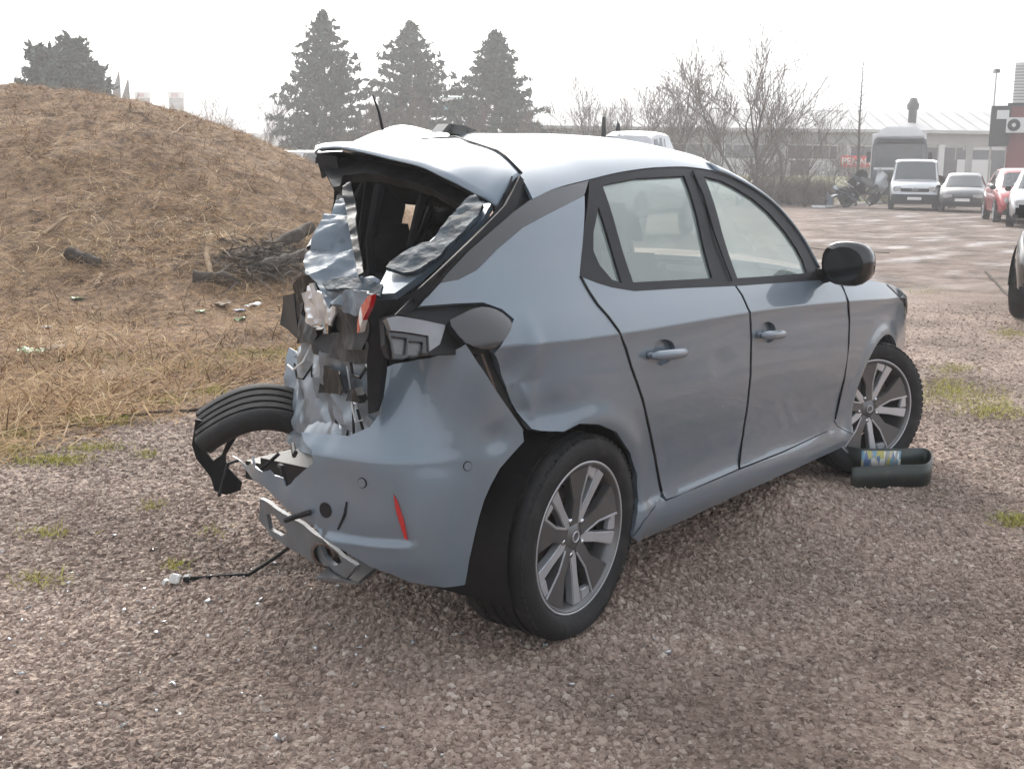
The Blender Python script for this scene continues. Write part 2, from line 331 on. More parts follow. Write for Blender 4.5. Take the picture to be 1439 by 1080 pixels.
D = {
 'quarter': [(.145,1.142),(.072,1.06),(.079,1.015),(.093,.974),(.121,.935),(.144,.895),(.186,.839),(.214,.785),(.248,.73),(.285,.674),(.331,.599),(.368,.539),(.411,.473),(.449,.396),(.47,.328),(.412,.3),(.322,.28),(.277,.238),(.291,.293),(.313,.345),(.298,.428),(.24,.511),(.141,.594),(.036,.635),(-.058,.652),(-.126,.639),(-.204,.651),(-.242,.662),(-.267,.692),(-.299,.739),(-.331,.798),(-.365,.855),(-.387,.88),(-.395,.887),(-.334,.933),(-.29,.967),(-.319,.995),(-.376,1.016),(-.474,1.02),(-.59,1.021),(-.55,1.046),(-.501,1.072),(-.432,1.077),(-.358,1.097),(-.248,1.148),(-.114,1.201),(.023,1.235),(.256,1.286)],
 'trim': [(.325,1.333),(.112,1.308),(-.036,1.276),(-.131,1.244),(-.236,1.201),(-.359,1.148),(-.5,1.074),(-.432,1.077),(-.358,1.097),(-.248,1.148),(-.114,1.201),(.023,1.235),(.256,1.286)],
 'gap': [(-.014,1.351),(-.069,1.315),(-.137,1.27),(-.241,1.22),(-.416,1.136),(-.541,1.076),(-.618,1.032),(-.661,1.009),(-.63,1.007),(-.59,1.021),(-.55,1.046),(-.501,1.072),(-.359,1.148),(-.236,1.201),(-.131,1.244),(-.07,1.289),(-.007,1.338)],
 'rear_door': [(.077,1.055),(.146,1.033),(.212,1.016),(.329,.997),(.632,.985),(1.004,.967),(1.017,.934),(1.019,.891),(1.039,.833),(1.048,.782),(1.049,.692),(1.058,.6),(1.069,.505),(1.068,.417),(1.032,.305),(.815,.305),(.605,.303),(.495,.308),(.481,.335),(.458,.399),(.421,.471),(.378,.538),(.34,.598),(.294,.673),(.257,.729),(.223,.784),(.194,.839),(.153,.896),(.129,.937),(.102,.975),(.088,1.016)],
 'front_door': [(1.02,.966),(1.345,.954),(1.75,.938),(1.935,.928),(1.978,.9),(1.977,.837),(2.013,.756),(2.015,.659),(2.019,.508),(1.985,.333),(1.912,.296),(1.426,.297),(1.05,.305),(1.087,.414),(1.088,.502),(1.076,.597),(1.067,.69),(1.066,.78),(1.057,.832),(1.035,.889),(1.034,.933)],
 'dlo': [(.072,1.06),(.117,1.112),(.161,1.162),(.334,1.337),(.58,1.362),(.815,1.376),(1.007,1.38),(1.125,1.376),(1.297,1.359),(1.428,1.325),(1.541,1.286),(1.632,1.244),(1.713,1.184),(1.786,1.112),(1.833,1.039),(1.853,.97),(1.768,.939),(1.345,.954),(1.004,.967),(.632,.985),(.329,.997),(.212,1.016),(.146,1.033),(.103,1.046)],
 'rwin': [(.393,1.319),(.624,1.34),(.98,1.35),(.929,1.174),(.875,1.004),(.611,1.014),(.352,1.024),(.37,1.169)],
 'qwin': [(.317,1.255),(.305,1.124),(.286,1.026),(.239,1.039),(.204,1.083),(.199,1.125),(.236,1.18)],
 'fwin': [(1.135,1.348),(1.259,1.333),(1.342,1.309),(1.465,1.263),(1.558,1.21),(1.654,1.131),(1.702,1.068),(1.716,1.02),(1.702,.971),(1.347,.982),(1.062,.992),(1.09,1.165)],
 'lampopen': [(-.692,1.009),(-.583,1.021),(-.474,1.02),(-.376,1.016),(-.319,.995),(-.29,.967),(-.334,.933),(-.395,.887),(-.437,.885),(-.485,.89),(-.6,.896),(-.717,.898),(-.716,.945)],
 'lens': [(-.529,.977),(-.492,.988),(-.435,1.002),(-.388,1.004),(-.344,.99),(-.315,.96),(-.333,.944),(-.373,.92),(-.409,.901),(-.466,.907),(-.51,.932)],
 'chrome': [(-.696,1.001),(-.663,1.004),(-.595,.989),(-.529,.972),(-.55,.949),(-.569,.928),(-.608,.914),(-.594,.951),(-.651,.964),(-.697,.972)],
 'cell1': [(-.699,.961),(-.656,.952),(-.677,.913),(-.706,.919)],
 'cell2': [(-.655,.945),(-.613,.939),(-.631,.904),(-.672,.911)],
 'cellframe': [(-.703,.973),(-.592,.951),(-.613,.899),(-.713,.91)],
 'handle_r': [(.302,.82),(.359,.823),(.519,.814),(.543,.8),(.534,.782),(.381,.78),(.315,.792)],
 'cup_r': [(.349,.844),(.424,.845),(.486,.827),(.496,.782),(.404,.757),(.359,.785)],
 'handle_f': [(1.09,.798),(1.168,.8),(1.301,.793),(1.314,.778),(1.276,.766),(1.127,.766),(1.096,.779)],
 'cup_f': [(1.136,.822),(1.196,.829),(1.261,.81),(1.27,.761),(1.214,.743),(1.151,.763)],
 'bumper': [(.211,.92),(.179,.871),(.118,.799),(.061,.734),(.011,.674),(.005,.638),(.095,.579),(.129,.538),(.152,.502),(.169,.46),(.182,.416),(.199,.348),(.209,.276),(.267,.273),(.319,.28),(.368,.291),(.41,.314),(.465,.333),(.55,.373),(.61,.393),(.679,.42),(.772,.442),(.823,.463),(.871,.489),(.95,.493),(1.045,.507),(1.156,.515),(1.103,.514),(1.012,.515),(.972,.538),(.951,.559),(.919,.535),(.875,.529),(.845,.538),(.827,.526),(.792,.524),(.773,.504),(.748,.516),(.733,.534),(.652,.59),(.665,.622),(.714,.639),(.742,.655),(.653,.661),(.557,.666),(.497,.691),(.475,.727),(.477,.779),(.478,.843),(.375,.861),(.298,.878),(.246,.9)],
 'reflector': [(.401,.534),(.391,.513),(.378,.467),(.368,.409),(.376,.417),(.387,.457),(.397,.495)],
 'sensor': [(.484,.557)],
 'hole': [(.607,.468)],
 'sensor2': [(.205,.6)],
 'tearline': [(.532,.501),(.54,.463),(.566,.42)],
 'lowerlip': [(.87,.453),(.772,.428),(.68,.4),(.6,.355),(.514,.315),(.573,.286),(.626,.317),(.717,.352),(.85,.364),(.885,.388)],
 'winframe_r': [(-.193,-.613,1.224),(-.263,-.607,1.183),(-.343,-.599,1.135),(-.444,-.594,1.076),(-.515,-.571,1.034),(-.526,-.51,1.029),(-.48,-.489,1.056),(-.433,-.468,1.085),(-.403,-.495,1.102),(-.329,-.509,1.146),(-.257,-.513,1.189),(-.176,-.513,1.236),(-.104,-.507,1.28),(-.121,-.585,1.268)],
 'glass_r': [(-.46,-.492,1.092),(-.435,-.48,1.107),(-.378,-.5,1.14),(-.319,-.537,1.174),(-.245,-.529,1.219),(-.18,-.529,1.257),(-.121,-.528,1.293),(-.174,-.601,1.259),(-.221,-.617,1.231),(-.283,-.623,1.194),(-.321,-.616,1.172),(-.385,-.606,1.134),(-.444,-.599,1.099),(-.466,-.563,1.087)],
 'left_metal': [(-.083,.01,1.303),(-.13,-.007,1.275),(-.202,-.046,1.231),(-.294,-.091,1.175),(-.375,-.109,1.127),(-.431,-.151,1.093),(-.461,-.212,1.073),(-.489,-.282,1.055),(-.499,-.346,1.048),(-.475,-.391,1.061),(-.472,-.419,1.063),(-.401,-.329,1.107),(-.331,-.25,1.15),(-.256,-.171,1.196),(-.178,-.082,1.245)],
 'left_black': [(-.011,.107,1.301),(-.112,.048,1.24),(-.208,.004,1.182),(-.25,.005,1.157),(-.313,-.04,1.119),(-.295,-.046,1.129),(-.226,-.023,1.171),(-.145,.01,1.22),(-.056,.045,1.273)],
 'below': [(-.335,-.128,1.036),(-.426,-.275,1.043),(-.571,-.507,1.078),(-.661,-.651,1.095),(-.638,-.617,1.045),(-.596,-.553,.991),(-.513,-.424,.934),(-.433,-.294,.946),(-.396,-.23,.989),(-.33,-.123,1.008)],
 'plate1': [(-.425,-.259,.983),(-.553,-.464,1.022),(-.612,-.559,1.015),(-.571,-.499,.927),(-.553,-.474,.881),(-.426,-.272,.851),(-.404,-.231,.907)],
 'plate2': [(-.196,.061,.839),(-.372,-.22,.886),(-.478,-.391,.888),(-.557,-.517,.909),(-.549,-.509,.846),(-.469,-.381,.826),(-.336,-.169,.799),(-.213,.029,.787)],
 'left_lamp': [(-.219,.091,.97),(-.294,-.026,1.005),(-.352,-.118,1.026),(-.358,-.13,1.004),(-.421,-.233,.995),(-.444,-.271,.971),(-.421,-.24,.913),(-.361,-.143,.912),(-.298,-.043,.885),(-.239,.053,.902),(-.218,.09,.934)],
 'left_shell': [(-.117,.219,.986),(-.18,.121,1.019),(-.262,-.01,1.039),(-.284,-.047,1.021),(-.211,.067,.986),(-.16,.146,.943),(-.152,.156,.895),(-.212,.057,.868),(-.284,-.059,.874),(-.251,-.01,.828),(-.109,.216,.787),(-.1,.237,.861),(-.089,.26,.929)],
 'left_corner': [(.081,.495,.909),(-.049,.287,.943),(-.043,.284,.784),(.035,.41,.789),(.116,.544,.8)],
 'rear_panel': [(-.062,.237,.809),(-.155,.087,.814),(-.301,-.149,.803),(-.411,-.327,.818),(-.492,-.456,.827),(-.491,-.462,.739),(-.481,-.449,.685),(-.404,-.331,.616),(-.285,-.144,.548),(-.156,.061,.503),(-.012,.29,.464),(.058,.405,.475),(.083,.45,.543),(.049,.405,.656)],
 'ribs': [(-.265,-.038,.761),(-.416,-.28,.778),(-.437,-.316,.744),(-.397,-.255,.71),(-.249,-.02,.668)],
 'blob': [(-.461,-.337,.744),(-.518,-.426,.768),(-.543,-.469,.757),(-.511,-.419,.722),(-.461,-.339,.713)],
 'redlamp': [(-.728,-.666,1.053),(-.745,-.695,1.06),(-.727,-.668,1.025),(-.698,-.624,.987),(-.675,-.59,.953),(-.663,-.571,.947),(-.672,-.582,.981),(-.692,-.611,1.021)],
 'redlamp2': [(-.692,-.611,1.021),(-.698,-.624,.987),(-.675,-.59,.953),(-.663,-.571,.947),(-.672,-.582,.981)],
 'strip': [(-.555,-.803,1.145),(-.571,-.753,1.097),(-.586,-.703,1.059),(-.604,-.647,1.031),(-.617,-.605,.982),(-.625,-.58,.925),(-.628,-.57,.875),(-.629,-.569,.772),(-.627,-.574,.731),(-.622,-.59,.736),(-.618,-.602,.774),(-.616,-.61,.849),(-.613,-.618,.928),(-.608,-.634,.976),(-.598,-.666,1.0),(-.583,-.712,1.029),(-.571,-.753,1.076)],
 'fin': [(.368,.0,1.484),(.406,.0,1.514),(.485,.0,1.512),(.575,.0,1.496),(.485,.0,1.478)],
 'antenna': [(.516,.45,1.629),(.581,.45,1.492)],
 'trail': [(.064,.3,1.406),(.048,.26,1.42),(.04,.18,1.425),(.023,.05,1.411),(-.009,-.09,1.391),(-.065,-.28,1.365),(-.102,-.41,1.331),(-.107,-.51,1.294),(-.111,-.57,1.271),(-.107,-.6,1.252)],
 'lead': [(.114,.34,1.424),(.156,.3,1.43),(.231,.25,1.434),(.262,.15,1.444),(.292,.0,1.456),(.262,-.15,1.461),(.161,-.3,1.44),(.092,-.45,1.413),(.064,-.5,1.396),(.006,-.6,1.348)],
 'flap': [(.067,.29,1.409),(.062,.27,1.326),(.079,.2,1.355),(.063,.21,1.397)],
 'cable': [(-.225,.164,.12),(-.186,.277,.05),(-.244,.337,.015),(-.337,.408,.01),(-.415,.452,.012),(-.484,.445,.02)],
 'strap': [(2.442,-.624,.005),(2.354,-.731,.005),(2.189,-.89,.005),(2.336,-1.014,.005),(2.446,-1.112,.005),(2.834,-.998,.005),(2.755,-.901,.005),(2.609,-.831,.005),(2.549,-.757,.005)],
 'torn': [(-.192,.652,.483),(-.199,.658,.427),(-.203,.662,.394),(-.193,.653,.342),(-.172,.635,.302),(-.157,.621,.27),(-.149,.613,.222),(-.12,.587,.205),(-.082,.554,.218),(-.076,.549,.244),(-.096,.566,.277),(-.117,.585,.312),(-.116,.585,.351),(-.093,.564,.401),(-.074,.547,.439),(-.092,.563,.473),(-.147,.612,.468)],
 'tornhole': [(-.153,.617,.448),(-.12,.588,.452),(-.11,.579,.407),(-.127,.595,.351),(-.15,.615,.332),(-.167,.63,.366),(-.172,.634,.41)],
 'valance': [(-.518,-.033,.388),(-.567,-.188,.383),(-.604,-.312,.368),(-.641,-.431,.359),(-.682,-.575,.334),(-.651,-.514,.279),(-.619,-.413,.281),(-.584,-.318,.265),(-.546,-.192,.276),(-.502,-.055,.278),(-.491,-.001,.31)],
 'vhole1': [(-.515,-.053,.342),(-.536,-.11,.358),(-.558,-.186,.342),(-.557,-.196,.323),(-.536,-.147,.3),(-.509,-.064,.299)],
 'vhole2': [(-.618,-.371,.346),(-.637,-.423,.357),(-.656,-.488,.343),(-.657,-.504,.322),(-.637,-.459,.3),(-.617,-.393,.305)],
 'innerframe': [(.104,.327,1.397),(.127,.272,1.41),(.112,.133,1.398),(.083,-.007,1.378),(.046,-.186,1.352),(-.007,-.333,1.317),(-.059,-.459,1.284),(-.108,-.484,1.255),(-.09,-.444,1.266),(-.038,-.305,1.3),(-.0,-.156,1.325),(.017,.007,1.339),(.021,.131,1.344),(-.048,.077,1.302),(-.05,.107,1.301)],
 'skin': [(-.084,.019,1.303),(-.13,-.007,1.275),(-.202,-.046,1.231),(-.294,-.091,1.175),(-.375,-.109,1.127),(-.437,-.154,1.089),(-.491,-.219,1.056),(-.508,-.275,1.044),(-.562,-.356,1.011),(-.592,-.422,.991),(-.58,-.463,.997),(-.554,-.49,1.012),(-.529,-.508,1.027),(-.48,-.489,1.056),(-.472,-.44,1.062),(-.462,-.4,1.069),(-.401,-.329,1.107),(-.316,-.236,1.159),(-.24,-.157,1.206),(-.161,-.067,1.255)],
 'backing': [(-.031,1.359),(.164,1.326),(-.024,1.268),(-.224,1.194),(-.246,1.22),(-.102,1.299)],
 'gapback': [(-.51,.932),(-.388,.896),(-.32,.806),(-.225,.666),(-.286,.625),(-.387,.747),(-.484,.871)],
 'rseam': [(.074,1.057),(.083,1.016),(.098,.974),(.125,.936),(.148,.896),(.19,.839),(.218,.784),(.253,.73),(.29,.673),(.335,.598),(.373,.539),(.416,.472),(.453,.398),(.476,.336)],
 'fseam': [(1.951,.927),(1.994,.899),(1.99,.836),(2.021,.755),(2.023,.658),(2.028,.507),(1.993,.331)],
 'mseam': [(1.012,.966),(1.026,.934),(1.027,.89),(1.048,.833),(1.057,.781),(1.058,.691),(1.067,.598),(1.078,.504),(1.078,.415),(1.042,.306)],
 'dark_strip': [(-.123,-.02,1.319),(-.126,-.046,1.317),(-.237,-.169,1.248),(-.359,-.291,1.173),(-.457,-.395,1.113),(-.521,-.47,1.073),(-.529,-.457,1.069),(-.472,-.388,1.104),(-.376,-.282,1.163),(-.272,-.166,1.228),(-.192,-.076,1.277)],
 'lip': [(-.548,-.332,1.055),(-.532,-.365,1.063),(-.517,-.43,1.07),(-.522,-.486,1.066),(-.527,-.536,1.062),(-.564,-.555,1.04),(-.56,-.496,1.043),(-.57,-.427,1.039),(-.571,-.376,1.04)],
 'under': [(-.478,-.284,1.031),(-.564,-.422,1.04),(-.662,-.578,1.056),(-.728,-.685,1.058),(-.702,-.647,1.014),(-.633,-.538,.985),(-.555,-.413,.984),(-.499,-.32,.995)],
}
# ------------------------------------------------------------------ ground and hill
def smooth(a, b, x):
    t = np.clip((np.asarray(x, float)-a)/(b-a), 0, 1); return t*t*(3-2*t)
def h_ground(x, y):
    x = np.asarray(x, float); y = np.asarray(y, float)
    h = .020*fbm(x*.9, y*.9, 3.1) + .010*fbm(x*3.1, y*3.1, 8.2, 3)
    h = h * smooth(60, 20, np.hypot(x, y))
    h = h * (1 - .9*np.exp(-((x-.0)**2+(y+.8)**2)/.18)) * (1 - .9*np.exp(-((x-2.5)**2+(y+.8)**2)/.18))
    h = h + .115*np.exp(-(((x-1.72)/.34)**2+((y+.74)/.30)**2)) + .05*np.exp(-(((x-1.1)/.6)**2+((y+.5)/.25)**2))
    h = h - .045*np.exp(-(((x+.12)/.22)**2+((y-.50)/.30)**2)) + .05*np.exp(-(((x+.28)/.25)**2+((y-.02)/.3)**2))
    return h - .012
CREST = pchip([-60, -20, -12, -8.5, -6.6, -4.9, -3.8, -3.2, -2.2, -1.0, 0.4], [2.85, 2.8, 2.7, 2.56, 2.43, 2.05, 1.62, 1.32, .70, .05, -.6])
def h_hill(x, y):
    l, d = ld(x, y)
    ls = l * 20.0 / np.clip(d, 12, 30)
    ramp = smooth(9.6, 19.5, d)*.82 + .18*smooth(11, 15.5, d)
    ramp = ramp * (1 - smooth(25, 38, d))
    h = CREST(ls) * ramp
    rough = .14*fbm(l*.7, d*.7, 1.7) + .13*fbm(l*2.3, d*2.3, 4.4, 4) + .11*np.abs(fbm(l*5., d*5., 2.2, 3))
    return h + rough*smooth(9.5, 13, d)*smooth(.6, -2.5, ls) - .06 - .5*smooth(-.6, .6, ls)
def h_land(x, y): return np.maximum(h_ground(x, y), h_hill(x, y))
def hits(px, py):                # where lines of sight meet the land (vectorised march)
    px = np.asarray(px, float); py = np.asarray(py, float)
    r = _fw[None] + _R2[None]*((px-720.0)/FPX)[:, None] + _U2[None]*((540.0-py)/FPX)[:, None]
    t = np.full(len(px), 1.5); done = np.zeros(len(px), bool)
    for i in range(420):
        p = CAM + r*t[:, None]
        done |= p[:, 2] < h_land(p[:, 0], p[:, 1])
        if done.all() or t.min() > 200: break
        t = np.where(done, t, t*1.012)
    return CAM + r*t[:, None]
def hit(px, py): return hits([px], [py])[0]
def straw_w(x, y):
    l, d = ld(x, y)
    s = d - 2.0*l - 10.2 + 1.1*fbm(l*.8, d*.8, 5.5) + .5*fbm(l*3, d*3, 1.5, 3)
    return smooth(-.6, .7, s) * smooth(1.0, -1.0, l - .05*d)
def wet_w(x, y):
    l, d = ld(x, y); q = l/np.maximum(d, 1)
    return smooth(.19, .27, q + .03*fbm(l*.4, d*.4, 2.2)) * smooth(12.5, 16, d + 1.2*fbm(l*.5, d*.3, 6.1)) * smooth(75, 45, d)
def ground_material():
    m, t, b = mat_new('gravel_and_soil'); N = t.nodes; L = t.links
    tc = N.new('ShaderNodeTexCoord'); pos = tc.outputs['Object']
    def noise(s, d=6, rg=.6):
        n = N.new('ShaderNodeTexNoise'); n.inputs['Scale'].default_value = s; n.inputs['Detail'].default_value = d
        n.inputs['Roughness'].default_value = rg; L.new(pos, n.inputs['Vector']); return n
    def ramp(src, *st):
        c = N.new('ShaderNodeValToRGB'); e = c.color_ramp.elements
        while len(e) < len(st): e.new(.5)
        for i, (p, k) in enumerate(st): e[i].position = p; e[i].color = (*k, 1)
        L.new(src, c.inputs[0]); return c.outputs[0]
    def mix(f, a, c, mode='MIX'):
        q = N.new('ShaderNodeMixRGB'); q.blend_type = mode
        for i, s in ((0, f), (1, a), (2, c)):
            if hasattr(s, 'is_linked') or hasattr(s, 'links'): L.new(s, q.inputs[i])
            else: q.inputs[i].default_value = s if i == 0 else (*s, 1)
        return q.outputs[0]
    vo = N.new('ShaderNodeTexVoronoi'); vo.inputs['Scale'].default_value = 55; L.new(pos, vo.inputs['Vector'])
    vo2 = N.new('ShaderNodeTexVoronoi'); vo2.inputs['Scale'].default_value = 26; L.new(pos, vo2.inputs['Vector'])
    sep = N.new('ShaderNodeSeparateColor'); L.new(vo.outputs['Color'], sep.inputs[0])
    stone = ramp(sep.outputs[0], (0, (.17,.126,.105)), (.35, (.255,.195,.164)), (.7, (.32,.25,.213)), (1, (.41,.345,.30)))
    patch = ramp(noise(.9, 5).outputs['Fac'], (.38, (.62,.58,.54)), (.62, (1.14,1.10,1.05)))
    grav = mix(1.0, stone, patch, 'MULTIPLY')
    soil = ramp(noise(7, 8, .7).outputs['Fac'], (.34, (.068,.042,.026)), (.5, (.205,.126,.070)), (.68, (.35,.23,.13)))
    wetc = ramp(noise(1.3, 9, .72).outputs['Fac'], (.38, (.085,.062,.050)), (.52, (.185,.140,.115)), (.66, (.27,.21,.18)))
    a1 = N.new('ShaderNodeAttribute'); a1.attribute_name = 'straw'; a2 = N.new('ShaderNodeAttribute'); a2.attribute_name = 'wet'
    c1 = mix(a1.outputs['Fac'], grav, soil); c2 = mix(a2.outputs['Fac'], c1, wetc)
    L.new(c2, b.inputs['Base Color'])
    pud = N.new('ShaderNodeMapping'); pud.inputs['Scale'].default_value = (.45, 1.1, 1); pud.inputs['Rotation'].default_value = (0, 0, -YAW); L.new(pos, pud.inputs[0])
    pn = N.new('ShaderNodeTexNoise'); pn.inputs['Scale'].default_value = 1.0; pn.inputs['Detail'].default_value = 7; L.new(pud.outputs[0], pn.inputs['Vector'])
    pf = N.new('ShaderNodeMapRange'); pf.inputs[1].default_value = .50; pf.inputs[2].default_value = .66; L.new(pn.outputs['Fac'], pf.inputs[0])
    pm = N.new('ShaderNodeMath'); pm.operation = 'MULTIPLY'; L.new(pf.outputs[0], pm.inputs[0]); L.new(a2.outputs['Fac'], pm.inputs[1])
    rg = N.new('ShaderNodeMapRange'); rg.inputs[3].default_value = .88; rg.inputs[4].default_value = .34; L.new(pm.outputs[0], rg.inputs[0])
    L.new(rg.outputs[0], b.inputs['Roughness']); b.inputs['Specular IOR Level'].default_value = .22
    bp = N.new('ShaderNodeBump'); bp.inputs['Distance'].default_value = .012
    inv = N.new('ShaderNodeMath'); inv.operation = 'SUBTRACT'; inv.inputs[0].default_value = 1; L.new(pm.outputs[0], inv.inputs[1]); L.new(inv.outputs[0], bp.inputs['Strength'])
    hsum = N.new('ShaderNodeMath'); hsum.operation = 'ADD'; L.new(vo.outputs['Distance'], hsum.inputs[0]); L.new(vo2.outputs['Distance'], hsum.inputs[1])
    L.new(hsum.outputs[0], bp.inputs['Height']); L.new(bp.outputs[0], b.inputs['Normal'])
    return m
M['ground'] = ground_material()
def attr(o, name, vals):
    a = o.data.attributes.new(name, 'FLOAT', 'POINT'); a.data.foreach_set('value', np.asarray(vals, np.float32))
def grid_mesh(name, X, Y, Z, mat):
    n, k = X.shape; V = np.stack([X, Y, Z], -1).reshape(-1, 3)
    i = np.arange(n*k).reshape(n, k)
    F = np.stack([i[:-1,:-1], i[1:,:-1], i[1:,1:], i[:-1,1:]], -1).reshape(-1, 4)
    return fast_mesh(name, V, F, mat, smooth=True)
def axis_lines(c):
    a = [0.0]; s = .07
    while a[-1] < 1200:
        a.append(a[-1]+s)
        if a[-1] > 4.5: s *= 1.045
    a = np.array(a); return np.concatenate([-a[:0:-1], a]) + c
gx, gy = np.meshgrid(axis_lines(.3), axis_lines(-.6), indexing='ij')
ground = grid_mesh('ground', gx, gy, h_ground(gx, gy), M['ground'])
attr(ground, 'straw', straw_w(gx, gy).ravel()); attr(ground, 'wet', wet_w(gx, gy).ravel())
tag(ground, 'reddish gravel yard with a wet dirt track running to the far cars', 'ground', kind='structure')
gl, gd = np.meshgrid(np.arange(-46, 2.2, .13), np.arange(8.6, 39, .13), indexing='ij')
hx, hy = xy(gl, gd)
hill = grid_mesh('hill', hx, hy, h_hill(hx, hy), M['ground'])
attr(hill, 'straw', np.ones(gl.size)); attr(hill, 'wet', np.zeros(gl.size))
tag(hill, 'long brown earth mound under dry roots and straw', 'hill', kind='structure')

# loose gravel: real stones laid over the near ground, one mass
def pebble_tree(mat):
    g = bpy.data.node_groups.new('loose_stones', 'GeometryNodeTree')
    g.interface.new_socket('Geometry', in_out='INPUT', socket_type='NodeSocketGeometry')
    g.interface.new_socket('Geometry', in_out='OUTPUT', socket_type='NodeSocketGeometry')
    N = g.nodes; L = g.links; gi = N.new('NodeGroupInput'); go = N.new('NodeGroupOutput')
    na = N.new('GeometryNodeInputNamedAttribute'); na.data_type = 'FLOAT'; na.inputs['Name'].default_value = 'dens'
    di = N.new('GeometryNodeDistributePointsOnFaces'); L.new(gi.outputs[0], di.inputs['Mesh']); L.new(na.outputs['Attribute'], di.inputs['Density'])
    join = N.new('GeometryNodeJoinGeometry')
    for k in range(4):
        ic = N.new('GeometryNodeMeshIcoSphere'); ic.inputs['Radius'].default_value = 1.0; ic.inputs['Subdivisions'].default_value = 2
        sp = N.new('GeometryNodeSetPosition'); no = N.new('ShaderNodeTexNoise'); no.noise_dimensions = '4D'
        no.inputs['W'].default_value = k*7.7; no.inputs['Scale'].default_value = .9; no.inputs['Detail'].default_value = 1
        ps = N.new('GeometryNodeInputPosition'); L.new(ps.outputs[0], no.inputs['Vector'])
        sb = N.new('ShaderNodeVectorMath'); sb.operation = 'SUBTRACT'; sb.inputs[1].default_value = (.5, .5, .5); L.new(no.outputs['Color'], sb.inputs[0])
        sc_ = N.new('ShaderNodeVectorMath'); sc_.operation = 'MULTIPLY'; sc_.inputs[1].default_value = (2.3, 2.3, 2.3); L.new(sb.outputs[0], sc_.inputs[0])
        L.new(ic.outputs['Mesh'], sp.inputs['Geometry']); L.new(sc_.outputs[0], sp.inputs['Offset'])
        sm = N.new('GeometryNodeSetMaterial'); sm.inputs['Material'].default_value = mat; L.new(sp.outputs[0], sm.inputs['Geometry'])
        g2 = N.new('GeometryNodeGeometryToInstance'); L.new(sm.outputs[0], g2.inputs[0]); L.new(g2.outputs[0], join.inputs[0])
    io = N.new('GeometryNodeInstanceOnPoints'); io.inputs['Pick Instance'].default_value = True
    L.new(di.outputs['Points'], io.inputs['Points']); L.new(join.outputs[0], io.inputs['Instance'])
    rr = N.new('FunctionNodeRandomValue'); rr.data_type = 'FLOAT_VECTOR'; rr.inputs['Max'].default_value = (6.28, 6.28, 6.28)
    L.new(rr.outputs['Value'], io.inputs['Rotation'])
    rs = N.new('FunctionNodeRandomValue'); rs.data_type = 'FLOAT'; rs.inputs[2].default_value = 0.0; rs.inputs[3].default_value = 1.0
    pw = N.new('ShaderNodeMath'); pw.operation = 'POWER'; pw.inputs[1].default_value = 4.2; L.new(rs.outputs[1], pw.inputs[0])
    mr = N.new('ShaderNodeMapRange'); mr.inputs[3].default_value = .0034; mr.inputs[4].default_value = .0135; L.new(pw.outputs[0], mr.inputs[0])
    fl = N.new('ShaderNodeCombineXYZ'); L.new(mr.outputs[0], fl.inputs[0]); L.new(mr.outputs[0], fl.inputs[1])
    mz = N.new('ShaderNodeMath'); mz.operation = 'MULTIPLY'; mz.inputs[1].default_value = .7; L.new(mr.outputs[0], mz.inputs[0]); L.new(mz.outputs[0], fl.inputs[2])
    L.new(fl.outputs[0], io.inputs['Scale']); L.new(io.outputs[0], go.inputs[0])
    return g
def pebble_mat():
    m, t, b = mat_new('crushed_stone'); N = t.nodes; L = t.links
    oi = N.new('ShaderNodeObjectInfo'); c = N.new('ShaderNodeValToRGB'); e = c.color_ramp.elements
    st = [(0,(.185,.136,.114)),(.25,(.255,.194,.164)),(.5,(.310,.240,.204)),(.75,(.350,.280,.240)),(.95,(.40,.335,.29)),(1,(.52,.46,.42))]
    while len(e) < len(st): e.new(.5)
    for i, (p, k) in enumerate(st): e[i].position = p; e[i].color = (*k, 1)
    ge = N.new('ShaderNodeNewGeometry'); nz = N.new('ShaderNodeTexNoise'); nz.inputs['Scale'].default_value = .9; nz.inputs['Detail'].default_value = 5; L.new(ge.outputs['Position'], nz.inputs['Vector'])
    c2 = N.new('ShaderNodeValToRGB'); c2.color_ramp.elements[0].position = .35; c2.color_ramp.elements[1].position = .65; c2.color_ramp.elements[0].color = (.66,.62,.58,1); c2.color_ramp.elements[1].color = (1.12,1.08,1.03,1)
    L.new(nz.outputs['Fac'], c2.inputs[0]); mu = N.new('ShaderNodeMixRGB'); mu.blend_type = 'MULTIPLY'; mu.inputs[0].default_value = 1
    L.new(oi.outputs['Random'], c.inputs[0]); L.new(c.outputs[0], mu.inputs[1]); L.new(c2.outputs[0], mu.inputs[2]); L.new(mu.outputs[0], b.inputs['Base Color']); b.inputs['Roughness'].default_value = .8
    return m
M['pebble'] = pebble_mat()
pl, pdd = np.meshgrid(np.arange(-6.2, 6.3, .08), np.arange(1.9, 13.5, .08), indexing='ij')
px_, py_ = xy(pl, pdd)
gravel = grid_mesh('gravel', px_, py_, h_ground(px_, py_) - .002, M['ground'])
dens = np.interp(pdd, [1.9, 4.0, 5.5, 8.0, 11, 13.4], [10500, 10500, 6500, 2600, 900, 0])
inside = (np.abs(pl) < .47*pdd + .45)
clump = .62 + .75*smooth(-.25, .35, fbm(pl*1.3, pdd*1.3, 9.9))
dens = dens*inside*clump*(1 - .93*straw_w(px_, py_))*(1-wet_w(px_, py_))
attr(gravel, 'dens', dens.ravel())
md = gravel.modifiers.new('stones', 'NODES'); md.node_group = pebble_tree(M['pebble'])
tag(gravel, 'loose crushed reddish stones covering the yard around the wrecked car', 'gravel', kind='stuff')

